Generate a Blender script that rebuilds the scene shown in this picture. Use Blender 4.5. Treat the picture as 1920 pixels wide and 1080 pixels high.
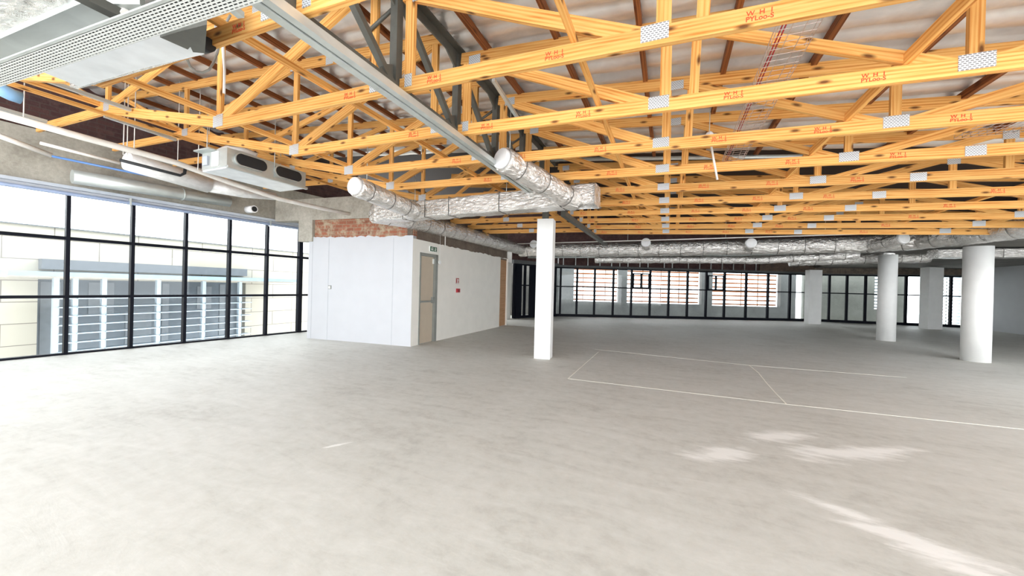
import bpy, math, random
import numpy as np
from mathutils import Matrix, Vector, noise as mnoise
random.seed(7)
for o in list(bpy.data.objects): bpy.data.objects.remove(o)
S = bpy.context.scene
COL = S.collection

# ------------------------------------------------------------------ camera
F = 690.0; H0 = 1.4; ROLL = math.atan(.025); YAW = math.atan(295 / F); PT = math.atan(2 / F)
_f = np.array([-math.sin(YAW), math.cos(YAW), 0.]); _r = np.array([math.cos(YAW), math.sin(YAW), 0.]); _u = np.array([0, 0, 1.])
f_ = _f * math.cos(PT) - _u * math.sin(PT); u2 = _f * math.sin(PT) + _u * math.cos(PT)
r_ = _r * math.cos(ROLL) + u2 * math.sin(ROLL); u_ = -_r * math.sin(ROLL) + u2 * math.cos(ROLL)
C0 = np.array([0, 0, H0])
cam = bpy.data.cameras.new('camera'); camo = bpy.data.objects.new('camera', cam); COL.objects.link(camo)
cam.sensor_width = 36; cam.lens = F / 1920 * 36; cam.clip_start = .02; cam.clip_end = 300
M = Matrix.Identity(4)
for i in range(3):
    M[i][0] = r_[i]; M[i][1] = u_[i]; M[i][2] = -f_[i]; M[i][3] = C0[i]
camo.matrix_world = M
S.camera = camo

# ------------------------------------------------------------------ sky and exposure
w = bpy.data.worlds.new('sky'); S.world = w; w.use_nodes = True
bgn = w.node_tree.nodes['Background']; bgn.inputs[0].default_value = (.93, .965, 1, 1); bgn.inputs[1].default_value = 5.0
# hazy sky, brightest towards the low sun side (left and behind the camera), dim on the far side
_nt = w.node_tree; _tc = _nt.nodes.new('ShaderNodeTexCoord'); _dt = _nt.nodes.new('ShaderNodeVectorMath'); _dt.operation = 'DOT_PRODUCT'
_dt.inputs[1].default_value = tuple(Vector((-.72, -.50, .40)).normalized())
_mr = _nt.nodes.new('ShaderNodeMapRange'); _mr.interpolation_type = 'SMOOTHSTEP'
for _k, _v in (('From Min', -.25), ('From Max', .9), ('To Min', 2.3), ('To Max', 3.0)): _mr.inputs[_k].default_value = _v
_nt.links.new(_tc.outputs['Generated'], _dt.inputs[0]); _nt.links.new(_dt.outputs['Value'], _mr.inputs['Value']); _nt.links.new(_mr.outputs[0], bgn.inputs[1])
S.view_settings.view_transform = 'Standard'; S.view_settings.look = 'None'
S.view_settings.gamma = 1; S.view_settings.use_curve_mapping = False
S.view_settings.exposure = 1.6
cy = S.cycles
cy.max_bounces = 10; cy.diffuse_bounces = 6; cy.glossy_bounces = 3; cy.transparent_max_bounces = 16
cy.caustics_reflective = False; cy.caustics_refractive = False; cy.sample_clamp_indirect = 6
cy.use_denoising = True

# photograph measurement -> point on a real plane
def ray(x, y): return f_ + r_ * (x - 960) / F + u_ * (540 - y) / F
def onz(x, y, z=0.): d = ray(x, y); return C0 + d * ((z - H0) / d[2])
def ony(x, y, Y): d = ray(x, y); return C0 + d * (Y / d[1])
def onx(x, y, X): d = ray(x, y); return C0 + d * (X / d[0])
def onpl(x, y, p0, n):
    d = ray(x, y); n = np.array(n, float); return C0 + d * (((np.array(p0, float) - C0) @ n) / (d @ n))

# ------------------------------------------------------------------ mesh builder
class MB:
    def __init__(s): s.v = []; s.f = []; s.uv = []; s.sm = []
    def face(s, pts, uvs, smooth=False):
        b = len(s.v); s.v += [tuple(map(float, p)) for p in pts]; s.f.append(tuple(range(b, b + len(pts)))); s.uv += uvs; s.sm.append(smooth)
    def box(s, a, b):
        x0, y0, z0 = [min(a[i], b[i]) for i in range(3)]; x1, y1, z1 = [max(a[i], b[i]) for i in range(3)]
        q = [(x0, y0, z0), (x1, y0, z0), (x1, y1, z0), (x0, y1, z0), (x0, y0, z1), (x1, y0, z1), (x1, y1, z1), (x0, y1, z1)]
        bi = len(s.v); s.v += q
        for fc, ax in (((0, 3, 2, 1), (0, 1)), ((4, 5, 6, 7), (0, 1)), ((0, 1, 5, 4), (0, 2)), ((2, 3, 7, 6), (0, 2)), ((1, 2, 6, 5), (1, 2)), ((3, 0, 4, 7), (1, 2))):
            s.f.append(tuple(bi + i for i in fc)); s.sm.append(False)
            s.uv += [(q[i][ax[0]], q[i][ax[1]]) for i in fc]
        return s
    def beam(s, a, b, w, h, up=(0, 0, 1), sag=0):
        """bar from a to b, w across, h along up; u runs along the length"""
        a = Vector(a); b = Vector(b); d = (b - a); L = d.length; d.normalize()
        side = d.cross(Vector(up)); side.normalize(); u = side.cross(d)
        ou = random.random() * 20; ov = random.random() * 20
        c = [(-w / 2, -h / 2), (w / 2, -h / 2), (w / 2, h / 2), (-w / 2, h / 2)]
        A = [a + side * x + u * y for x, y in c]; B = [b + side * x + u * y for x, y in c]
        bi = len(s.v); s.v += [tuple(p) for p in A + B]
        vv = [0, w, w + h, 2 * w + h, 2 * w + 2 * h]
        for i in range(4):
            j = (i + 1) % 4
            s.f.append((bi + i, bi + 4 + i, bi + 4 + j, bi + j)); s.sm.append(False)
            s.uv += [(ou, ov + vv[i]), (ou + L, ov + vv[i]), (ou + L, ov + vv[i + 1]), (ou, ov + vv[i + 1])]
        s.f.append((bi, bi + 1, bi + 2, bi + 3)); s.sm.append(False); s.uv += [(ou + x * 8, ov + y * 8) for x, y in c]
        s.f.append((bi + 7, bi + 6, bi + 5, bi + 4)); s.sm.append(False); s.uv += [(ou + x * 8, ov + y * 8) for x, y in c[::-1]]
        return s
    def tube(s, pts, r, n=14, crinkle=0, cap=True, ry=None):
        """tube along points; r number or list"""
        pts = [Vector(p) for p in pts]; m = len(pts)
        if not isinstance(r, (list, tuple)): r = [r] * m
        bi = len(s.v); L = 0; Ls = []
        up0 = Vector((0, 0, 1))
        for i, p in enumerate(pts):
            t = (pts[min(i + 1, m - 1)] - pts[max(i - 1, 0)]).normalized()
            if i: L += (p - pts[i - 1]).length
            Ls.append(L)
            sd = t.cross(up0)
            if sd.length < 1e-3: sd = t.cross(Vector((0, 1, 0)))
            sd.normalize(); uu = sd.cross(t)
            for k in range(n):
                a = 2 * math.pi * k / n; rr = r[i]
                if crinkle:
                    q = Vector((math.cos(a) * 2.2, math.sin(a) * 2.2, L * 7))
                    rr *= 1 + crinkle * (mnoise.noise(q + p * .3) + .6 * mnoise.noise(q * 2.7))
                s.v.append(tuple(p + sd * (rr * math.cos(a)) + uu * (rr * (ry or 1) * math.sin(a))))
        for i in range(m - 1):
            for k in range(n):
                k2 = (k + 1) % n
                s.f.append((bi + i * n + k, bi + i * n + k2, bi + (i + 1) * n + k2, bi + (i + 1) * n + k)); s.sm.append(True)
                c = 2 * math.pi * r[i] / n
                s.uv += [(Ls[i], k * c), (Ls[i], (k + 1) * c), (Ls[i + 1], (k + 1) * c), (Ls[i + 1], k * c)]
        if cap:
            for base, rev in ((bi, 1), (bi + (m - 1) * n, 0)):
                idx = [base + k for k in range(n)]
                if rev: idx = idx[::-1]
                s.f.append(tuple(idx)); s.sm.append(False)
                s.uv += [(math.cos(2 * math.pi * k / n) * r[0], math.sin(2 * math.pi * k / n) * r[0]) for k in range(n)]
        return s
    def prism(s, poly, axis, a, b):
        """extrude polygon (2-D) along axis 0/1/2 from a to b"""
        def P(p, t):
            if axis == 0: return (t, p[0], p[1])
            if axis == 1: return (p[0], t, p[1])
            return (p[0], p[1], t)
        n = len(poly); bi = len(s.v); s.v += [P(p, a) for p in poly] + [P(p, b) for p in poly]
        s.f.append(tuple(bi + i for i in range(n))[::-1]); s.uv += [tuple(p) for p in poly[::-1]]; s.sm.append(False)
        s.f.append(tuple(bi + n + i for i in range(n))); s.uv += [tuple(p) for p in poly]; s.sm.append(False)
        for i in range(n):
            j = (i + 1) % n; s.f.append((bi + i, bi + j, bi + n + j, bi + n + i)); s.sm.append(False)
            s.uv += [(a, poly[i][0] + poly[i][1]), (a, poly[j][0] + poly[j][1]), (b, poly[j][0] + poly[j][1]), (b, poly[i][0] + poly[i][1])]
        return s
    def sphere(s, c, r, n=12, m=8):
        pts = []
        bi = len(s.v)
        for i in range(m + 1):
            th = math.pi * i / m
            for k in range(n):
                a = 2 * math.pi * k / n
                s.v.append((c[0] + r * math.sin(th) * math.cos(a), c[1] + r * math.sin(th) * math.sin(a), c[2] + r * math.cos(th)))
        for i in range(m):
            for k in range(n):
                k2 = (k + 1) % n
                s.f.append((bi + i * n + k, bi + (i + 1) * n + k, bi + (i + 1) * n + k2, bi + i * n + k2)); s.sm.append(True)
                s.uv += [(0, 0)] * 4
        return s
    def build(s, name, mat, parent=None, matrix=None, bevel=0):
        me = bpy.data.meshes.new(name); me.from_pydata(s.v, [], s.f)
        ul = me.uv_layers.new(name='UVMap'); ul.data.foreach_set('uv', [c for q in s.uv for c in q])
        me.polygons.foreach_set('use_smooth', s.sm); me.materials.append(mat); me.update()
        o = bpy.data.objects.new(name, me); COL.objects.link(o)
        if parent is not None: o.parent = parent
        if matrix is not None: o.matrix_world = matrix
        if bevel:
            b = o.modifiers.new('edge', 'BEVEL'); b.width = bevel; b.segments = 2; b.limit_method = 'ANGLE'
        return o

def tag(o, label=None, cat=None, group=None, kind=None):
    if label: o['label'] = label
    if cat: o['category'] = cat
    if group: o['group'] = group
    if kind: o['kind'] = kind
    return o
def thing(name, label=None, cat=None, loc=(0, 0, 0), group=None, kind=None, rz=0):
    o = bpy.data.objects.new(name, None); COL.objects.link(o); o.location = loc; o.rotation_euler = (0, 0, rz); o.empty_display_size = .2
    return tag(o, label, cat, group, kind)
def copy_tree(o, parent=None):
    c = o.copy(); COL.objects.link(c)
    if parent is not None: c.parent = parent
    for ch in [x for x in COL.objects if x.parent == o]: copy_tree(ch, c)
    return c

# ------------------------------------------------------------------ materials
MATS = {}
def newmat(name):
    m = bpy.data.materials.new(name); m.use_nodes = True; nt = m.node_tree; bs = nt.nodes['Principled BSDF']; MATS[name] = m
    return m, nt, bs
def N(nt, t, **kw):
    n = nt.nodes.new(t)
    for k, v in kw.items():
        if k in n.inputs: n.inputs[k].default_value = v
        else: setattr(n, k, v)
    return n
def L(nt, a, b): nt.links.new(a, b)
def plain(name, col, rough=.6, metal=0, var=.08, scale=6, bump=0, bscale=30, spec=.5):
    m, nt, bs = newmat(name)
    tc = N(nt, 'ShaderNodeTexCoord'); no = N(nt, 'ShaderNodeTexNoise', Scale=scale, Detail=6.0)
    L(nt, tc.outputs['Object'], no.inputs['Vector'])
    r = N(nt, 'ShaderNodeValToRGB'); r.color_ramp.elements[0].position = .3; r.color_ramp.elements[1].position = .7
    r.color_ramp.elements[0].color = tuple(c * (1 - var) for c in col) + (1,); r.color_ramp.elements[1].color = tuple(min(1, c * (1 + var)) for c in col) + (1,)
    L(nt, no.outputs['Fac'], r.inputs['Fac']); L(nt, r.outputs['Color'], bs.inputs['Base Color'])
    bs.inputs['Roughness'].default_value = rough; bs.inputs['Metallic'].default_value = metal
    bs.inputs['Specular IOR Level'].default_value = spec
    if bump:
        n2 = N(nt, 'ShaderNodeTexNoise', Scale=bscale, Detail=5.0); L(nt, tc.outputs['Object'], n2.inputs['Vector'])
        b = N(nt, 'ShaderNodeBump', Strength=bump, Distance=.02); L(nt, n2.outputs['Fac'], b.inputs['Height']); L(nt, b.outputs['Normal'], bs.inputs['Normal'])
    return m
def woodmat(name, light, mid, dark, knots=True):
    m, nt, bs = newmat(name)
    tc = N(nt, 'ShaderNodeTexCoord'); oi = N(nt, 'ShaderNodeObjectInfo')
    off = N(nt, 'ShaderNodeVectorMath', operation='SCALE'); cmb = N(nt, 'ShaderNodeCombineXYZ'); L(nt, oi.outputs['Random'], cmb.inputs[0]); L(nt, oi.outputs['Random'], cmb.inputs[1])
    L(nt, cmb.outputs[0], off.inputs[0]); off.inputs['Scale'].default_value = 37
    add = N(nt, 'ShaderNodeVectorMath', operation='ADD'); L(nt, tc.outputs['UV'], add.inputs[0]); L(nt, off.outputs[0], add.inputs[1])
    mp = N(nt, 'ShaderNodeMapping'); mp.inputs['Scale'].default_value = (1.1, 26, 1); L(nt, add.outputs[0], mp.inputs['Vector'])
    n1 = N(nt, 'ShaderNodeTexNoise', Scale=1.6, Detail=5.0, Distortion=.9); L(nt, mp.outputs[0], n1.inputs['Vector'])
    mp2 = N(nt, 'ShaderNodeMapping'); mp2.inputs['Scale'].default_value = (.8, 9, 1); L(nt, add.outputs[0], mp2.inputs['Vector'])
    wv = N(nt, 'ShaderNodeTexWave', Scale=1.3, Distortion=5.0, Detail=2.0); wv.bands_direction = 'Y'; L(nt, mp2.outputs[0], wv.inputs['Vector'])
    r = N(nt, 'ShaderNodeValToRGB'); e = r.color_ramp.elements
    e[0].position = .28; e[0].color = dark + (1,); e[1].position = .62; e[1].color = light + (1,); k = e.new(.45); k.color = mid + (1,)
    mixf = N(nt, 'ShaderNodeMath', operation='MULTIPLY_ADD'); L(nt, wv.outputs['Fac'], mixf.inputs[0]); mixf.inputs[1].default_value = .22
    sc = N(nt, 'ShaderNodeMath', operation='MULTIPLY'); sc.inputs[1].default_value = .8; L(nt, n1.outputs['Fac'], sc.inputs[0]); L(nt, sc.outputs[0], mixf.inputs[2])
    L(nt, mixf.outputs[0], r.inputs['Fac'])
    col = r.outputs['Color']
    if knots:
        mp3 = N(nt, 'ShaderNodeMapping'); mp3.inputs['Scale'].default_value = (3.0, 8.5, 1); L(nt, add.outputs[0], mp3.inputs['Vector'])
        vo = N(nt, 'ShaderNodeTexVoronoi', Scale=1.0); vo.feature = 'F1'; vo.voronoi_dimensions = '2D'; L(nt, mp3.outputs[0], vo.inputs['Vector'])
        kr = N(nt, 'ShaderNodeValToRGB'); ke = kr.color_ramp.elements; ke[0].position = .05; ke[0].color = (1, 1, 1, 1); ke[1].position = .17; ke[1].color = (0, 0, 0, 1)
        L(nt, vo.outputs['Distance'], kr.inputs['Fac'])
        mx = N(nt, 'ShaderNodeMixRGB'); mx.inputs['Color2'].default_value = (.09, .022, .006, 1)
        ms = N(nt, 'ShaderNodeMath', operation='MULTIPLY'); ms.inputs[1].default_value = .9; L(nt, kr.outputs['Color'], ms.inputs[0])
        sx = N(nt, 'ShaderNodeSeparateColor'); L(nt, vo.outputs['Color'], sx.inputs[0]); gt = N(nt, 'ShaderNodeMath', operation='GREATER_THAN'); gt.inputs[1].default_value = .62; L(nt, sx.outputs[0], gt.inputs[0])
        m2 = N(nt, 'ShaderNodeMath', operation='MULTIPLY'); L(nt, ms.outputs[0], m2.inputs[0]); L(nt, gt.outputs[0], m2.inputs[1]); L(nt, m2.outputs[0], mx.inputs['Fac'])
        L(nt, col, mx.inputs['Color1']); col = mx.outputs['Color']
    hs = N(nt, 'ShaderNodeHueSaturation'); vr = N(nt, 'ShaderNodeMapRange'); vr.inputs['To Min'].default_value = .84; vr.inputs['To Max'].default_value = 1.12; L(nt, oi.outputs['Random'], vr.inputs['Value']); L(nt, vr.outputs[0], hs.inputs['Value']); L(nt, col, hs.inputs['Color']); col = hs.outputs['Color']
    L(nt, col, bs.inputs['Base Color']); bs.inputs['Roughness'].default_value = .6; bs.inputs['Specular IOR Level'].default_value = .25
    return m
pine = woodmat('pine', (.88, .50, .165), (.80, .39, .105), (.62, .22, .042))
shadedpine = woodmat('shaded_purlin_pine', (.30, .105, .034), (.21, .068, .02), (.12, .034, .01))  # pine with the shade up under the roof put into its colour

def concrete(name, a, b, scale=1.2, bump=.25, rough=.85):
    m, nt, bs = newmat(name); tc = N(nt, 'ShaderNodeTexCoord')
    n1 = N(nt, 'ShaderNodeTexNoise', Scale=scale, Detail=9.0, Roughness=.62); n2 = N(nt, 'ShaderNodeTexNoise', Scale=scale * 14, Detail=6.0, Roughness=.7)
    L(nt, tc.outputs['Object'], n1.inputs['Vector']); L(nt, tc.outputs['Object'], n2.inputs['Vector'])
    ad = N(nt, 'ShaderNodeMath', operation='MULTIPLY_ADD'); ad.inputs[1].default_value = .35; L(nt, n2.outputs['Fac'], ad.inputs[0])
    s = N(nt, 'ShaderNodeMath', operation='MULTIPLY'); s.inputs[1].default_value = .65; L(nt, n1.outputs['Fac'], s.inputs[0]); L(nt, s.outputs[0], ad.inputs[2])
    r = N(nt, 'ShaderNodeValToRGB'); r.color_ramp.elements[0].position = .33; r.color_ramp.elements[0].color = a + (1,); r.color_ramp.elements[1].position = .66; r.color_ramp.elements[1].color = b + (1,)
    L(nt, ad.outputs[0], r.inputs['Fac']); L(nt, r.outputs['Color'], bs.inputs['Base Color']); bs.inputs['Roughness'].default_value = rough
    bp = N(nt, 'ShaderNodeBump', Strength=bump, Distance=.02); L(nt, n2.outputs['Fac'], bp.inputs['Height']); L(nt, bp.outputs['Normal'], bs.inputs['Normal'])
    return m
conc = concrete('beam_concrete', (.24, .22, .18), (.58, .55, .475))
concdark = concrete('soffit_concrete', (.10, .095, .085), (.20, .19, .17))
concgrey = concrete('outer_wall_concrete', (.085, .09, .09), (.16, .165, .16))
def brickmat(name, c1, c2, mortar, patch=None):
    m, nt, bs = newmat(name); tc = N(nt, 'ShaderNodeTexCoord')
    b = N(nt, 'ShaderNodeTexBrick', Scale=1.0); b.inputs['Brick Width'].default_value = .22; b.inputs['Row Height'].default_value = .085; b.inputs['Mortar Size'].default_value = .008
    b.inputs['Color1'].default_value = c1 + (1,); b.inputs['Color2'].default_value = c2 + (1,); b.inputs['Mortar'].default_value = mortar + (1,)
    L(nt, tc.outputs['UV'], b.inputs['Vector']); no = N(nt, 'ShaderNodeTexNoise', Scale=4.0, Detail=8.0, Roughness=.7); L(nt, tc.outputs['Object'], no.inputs['Vector'])
    mx = N(nt, 'ShaderNodeMixRGB'); L(nt, b.outputs['Color'], mx.inputs['Color1'])
    r = N(nt, 'ShaderNodeValToRGB'); r.color_ramp.elements[0].position = .48; r.color_ramp.elements[1].position = .6; L(nt, no.outputs['Fac'], r.inputs['Fac'])
    L(nt, r.outputs['Color'], mx.inputs['Fac']); mx.inputs['Color2'].default_value = (patch or mortar) + (1,)
    L(nt, mx.outputs['Color'], bs.inputs['Base Color']); bs.inputs['Roughness'].default_value = .95
    bp = N(nt, 'ShaderNodeBump', Strength=.6, Distance=.02); L(nt, no.outputs['Fac'], bp.inputs['Height']); L(nt, bp.outputs['Normal'], bs.inputs['Normal'])
    return m
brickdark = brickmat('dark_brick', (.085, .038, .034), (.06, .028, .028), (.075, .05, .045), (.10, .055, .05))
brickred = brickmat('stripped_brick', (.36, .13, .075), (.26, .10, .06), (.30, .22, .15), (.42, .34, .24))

def foilmat(name, col, rough, bump, bscale, metal=.85):
    m, nt, bs = newmat(name); tc = N(nt, 'ShaderNodeTexCoord')
    mp = N(nt, 'ShaderNodeMapping'); L(nt, tc.outputs['UV'], mp.inputs['Vector']); mp.inputs['Scale'].default_value = (1, 1.6, 1)
    no = N(nt, 'ShaderNodeTexNoise', Scale=bscale, Detail=5.0, Roughness=.55, Distortion=.6); L(nt, mp.outputs[0], no.inputs['Vector'])
    bp = N(nt, 'ShaderNodeBump', Strength=bump, Distance=.06 if bump > .9 else .03); L(nt, no.outputs['Fac'], bp.inputs['Height']); L(nt, bp.outputs['Normal'], bs.inputs['Normal'])
    r = N(nt, 'ShaderNodeValToRGB'); r.color_ramp.elements[0].position = .3; r.color_ramp.elements[1].position = .7
    r.color_ramp.elements[0].color = tuple(c * .8 for c in col) + (1,); r.color_ramp.elements[1].color = col + (1,)
    L(nt, no.outputs['Fac'], r.inputs['Fac']); L(nt, r.outputs['Color'], bs.inputs['Base Color'])
    bs.inputs['Metallic'].default_value = metal; bs.inputs['Roughness'].default_value = rough
    return m
foil = foilmat('duct_foil', (.96, .93, .89), .22, 1.0, 9, .78)
rooffoil = foilmat('roof_insulation_foil', (.90, .87, .84), .38, .18, 4, .6)
galv = foilmat('galvanised_steel', (.66, .70, .68), .42, .05, 3, .6)
greysteel = plain('grey_painted_steel', (.11, .11, .096), .55, .2, .15, 8)
blackfr = plain('black_aluminium', (.006, .007, .012), .55, 0, spec=.12)
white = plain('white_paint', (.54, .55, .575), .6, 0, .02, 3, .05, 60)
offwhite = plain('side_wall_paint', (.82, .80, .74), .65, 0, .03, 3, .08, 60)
colwhite = plain('column_paint', (.82, .82, .80), .6, 0, .03, 4, .1, 80)
pipewhite = plain('white_plastic_pipe', (.80, .77, .72), .4)
capwhite = plain('white_plastic_cover', (.95, .95, .95), .5)
acpanel = plain('white_coated_panel', (.80, .83, .86), .35)
blackrub = plain('black_rubber', (.015, .017, .02), .5)
bluepipe = plain('blue_pipe', (.10, .22, .50), .4)
palegrey = plain('pale_grey_trim', (.50, .54, .60), .5)
doorbeige = plain('beige_door', (.52, .44, .34), .5, 0, .03)
framegrey = plain('door_frame_grey', (.25, .26, .24), .5)
doorwood = woodmat('door_veneer', (.55, .32, .17), (.46, .25, .12), (.36, .18, .08), False)
redm = plain('red_plastic', (.42, .02, .03), .4)
redink = plain('red_ink', (.75, .06, .02), .7)
greenm = plain('dark_green_sign', (.02, .09, .04), .5)
signwhite = plain('sign_white', (.85, .87, .85), .5)
seam = plain('panel_seam', (.42, .44, .47), .7)
darktape = plain('dark_tape', (.10, .09, .08), .6)
chalk = plain('chalk', (.95, .92, .84), .9)
wire = plain('wire', (.62, .52, .48), .4, .5)
brownroof = plain('unlined_roof_sheeting', (.022, .012, .009), .8)
outwhite = plain('outside_white_metal', (.36, .42, .47), .5)
canopym = plain('canopy_blue_grey', (.20, .27, .33), .5)
outgrey = plain('outside_grey', (.12, .13, .14), .5)
ground = plain('outside_paving', (.22, .22, .21), .9)
slatm = plain('terracotta_slat', (.34, .11, .03), .7)

def glassmat(name, tint, ior=1.45, dirt=0):
    m = bpy.data.materials.new(name); m.use_nodes = True; nt = m.node_tree; nt.nodes.clear()
    out = N(nt, 'ShaderNodeOutputMaterial'); t = N(nt, 'ShaderNodeBsdfTransparent'); t.inputs[0].default_value = tint + (1,)
    g = N(nt, 'ShaderNodeBsdfGlossy'); g.inputs['Roughness'].default_value = .02; fr = N(nt, 'ShaderNodeFresnel', IOR=ior); mx = N(nt, 'ShaderNodeMixShader')
    L(nt, fr.outputs[0], mx.inputs[0]); L(nt, t.outputs[0], mx.inputs[1]); L(nt, g.outputs[0], mx.inputs[2])
    L(nt, mx.outputs[0], out.inputs[0]); return m
glass = glassmat('clear_glass', (.96, .98, .98), 1.3)

def platemat():
    m, nt, bs = newmat('punched_nail_plate'); tc = N(nt, 'ShaderNodeTexCoord')
    b = N(nt, 'ShaderNodeTexBrick', Scale=1.0, offset=.5); b.inputs['Brick Width'].default_value = .022; b.inputs['Row Height'].default_value = .013; b.inputs['Mortar Size'].default_value = .0042; b.inputs['Mortar Smooth'].default_value = .2
    b.inputs['Color1'].default_value = (.17, .18, .19, 1); b.inputs['Color2'].default_value = (.22, .23, .24, 1); b.inputs['Mortar'].default_value = (.72, .75, .78, 1)
    L(nt, tc.outputs['UV'], b.inputs['Vector']); L(nt, b.outputs['Color'], bs.inputs['Base Color']); bs.inputs['Metallic'].default_value = .3; bs.inputs['Roughness'].default_value = .45
    return m
plate = platemat()
def traymat():
    m, nt, bs = newmat('perforated_tray_steel'); tc = N(nt, 'ShaderNodeTexCoord'); out = nt.nodes['Material Output']
    b = N(nt, 'ShaderNodeTexBrick', Scale=1.0, offset=.5); b.inputs['Brick Width'].default_value = .034; b.inputs['Row Height'].default_value = .0165; b.inputs['Mortar Size'].default_value = .0046; b.inputs['Mortar Smooth'].default_value = 0
    b.inputs['Color1'].default_value = (0, 0, 0, 1); b.inputs['Color2'].default_value = (0, 0, 0, 1); b.inputs['Mortar'].default_value = (1, 1, 1, 1)
    L(nt, tc.outputs['UV'], b.inputs['Vector']); L(nt, b.outputs['Color'], bs.inputs['Alpha'])
    bs.inputs['Base Color'].default_value = (.80, .82, .80, 1); bs.inputs['Metallic'].default_value = .2; bs.inputs['Roughness'].default_value = .45
    return m
tray = traymat()
def floormat():
    m, nt, bs = newmat('screed_floor'); tc = N(nt, 'ShaderNodeTexCoord')
    n1 = N(nt, 'ShaderNodeTexNoise', Scale=.55, Detail=10.0, Roughness=.62, Distortion=.5); n2 = N(nt, 'ShaderNodeTexNoise', Scale=9.0, Detail=9.0, Roughness=.72)
    mp = N(nt, 'ShaderNodeMapping'); mp.inputs['Rotation'].default_value = (0, 0, math.radians(20)); mp.inputs['Scale'].default_value = (1, 3.5, 1); L(nt, tc.outputs['Object'], mp.inputs['Vector'])
    n3 = N(nt, 'ShaderNodeTexNoise', Scale=1.5, Detail=8.0, Roughness=.65, Distortion=1.2); L(nt, mp.outputs[0], n3.inputs['Vector'])
    for n in (n1, n2): L(nt, tc.outputs['Object'], n.inputs['Vector'])
    a = N(nt, 'ShaderNodeMath', operation='MULTIPLY_ADD'); a.inputs[1].default_value = .30; L(nt, n1.outputs['Fac'], a.inputs[0])
    b = N(nt, 'ShaderNodeMath', operation='MULTIPLY_ADD'); b.inputs[1].default_value = .35; L(nt, n2.outputs['Fac'], b.inputs[0])
    c = N(nt, 'ShaderNodeMath', operation='MULTIPLY'); c.inputs[1].default_value = .35; L(nt, n3.outputs['Fac'], c.inputs[0])
    L(nt, c.outputs[0], b.inputs[2]); L(nt, b.outputs[0], a.inputs[2])
    r = N(nt, 'ShaderNodeValToRGB'); e = r.color_ramp.elements; e[0].position = .36; e[0].color = (.46, .445, .405, 1); e[1].position = .64; e[1].color = (.68, .67, .63, 1); k = e.new(.48); k.color = (.585, .575, .53, 1)
    L(nt, a.outputs[0], r.inputs['Fac']); col = r.outputs['Color']
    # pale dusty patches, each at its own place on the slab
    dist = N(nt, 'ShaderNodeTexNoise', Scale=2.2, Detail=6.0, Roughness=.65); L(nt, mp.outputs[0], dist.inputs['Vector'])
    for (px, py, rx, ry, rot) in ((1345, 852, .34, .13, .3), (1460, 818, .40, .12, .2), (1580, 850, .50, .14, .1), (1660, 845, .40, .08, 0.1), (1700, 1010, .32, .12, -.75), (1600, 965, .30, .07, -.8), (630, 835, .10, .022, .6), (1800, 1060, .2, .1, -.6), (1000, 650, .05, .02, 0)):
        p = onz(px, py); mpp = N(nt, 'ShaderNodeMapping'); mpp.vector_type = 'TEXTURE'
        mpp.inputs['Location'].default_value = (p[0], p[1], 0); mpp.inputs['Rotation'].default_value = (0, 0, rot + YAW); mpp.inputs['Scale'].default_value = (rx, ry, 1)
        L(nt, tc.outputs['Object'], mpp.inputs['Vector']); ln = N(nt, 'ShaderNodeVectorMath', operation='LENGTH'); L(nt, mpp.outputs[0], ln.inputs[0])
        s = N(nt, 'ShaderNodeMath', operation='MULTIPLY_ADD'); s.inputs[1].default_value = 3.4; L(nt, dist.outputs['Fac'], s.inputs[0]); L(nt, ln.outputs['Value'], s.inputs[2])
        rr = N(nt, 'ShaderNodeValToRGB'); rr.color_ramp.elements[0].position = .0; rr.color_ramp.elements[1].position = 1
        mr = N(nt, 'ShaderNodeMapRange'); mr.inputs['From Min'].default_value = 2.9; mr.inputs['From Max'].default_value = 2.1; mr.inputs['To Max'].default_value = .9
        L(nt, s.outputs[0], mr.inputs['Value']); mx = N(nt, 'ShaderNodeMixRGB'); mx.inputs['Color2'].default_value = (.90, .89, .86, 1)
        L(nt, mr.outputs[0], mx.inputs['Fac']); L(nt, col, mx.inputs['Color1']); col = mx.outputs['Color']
    L(nt, col, bs.inputs['Base Color']); bs.inputs['Roughness'].default_value = .62; bs.inputs['Specular IOR Level'].default_value = .35
    bp = N(nt, 'ShaderNodeBump', Strength=.22, Distance=.02); L(nt, a.outputs[0], bp.inputs['Height']); L(nt, bp.outputs['Normal'], bs.inputs['Normal'])
    return m
def facademat():
    m, nt, bs = newmat('cream_stone_cladding'); tc = N(nt, 'ShaderNodeTexCoord')
    b = N(nt, 'ShaderNodeTexBrick', Scale=1.0); b.inputs['Brick Width'].default_value = 1.9; b.inputs['Row Height'].default_value = .62; b.inputs['Mortar Size'].default_value = .012; b.inputs['Mortar Smooth'].default_value = .1
    b.inputs['Color1'].default_value = (.40, .37, .305, 1); b.inputs['Color2'].default_value = (.37, .34, .28, 1); b.inputs['Mortar'].default_value = (.16, .14, .12, 1)
    L(nt, tc.outputs['UV'], b.inputs['Vector']); L(nt, b.outputs['Color'], bs.inputs['Base Color']); bs.inputs['Roughness'].default_value = .8
    return m
facade = facademat()

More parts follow.
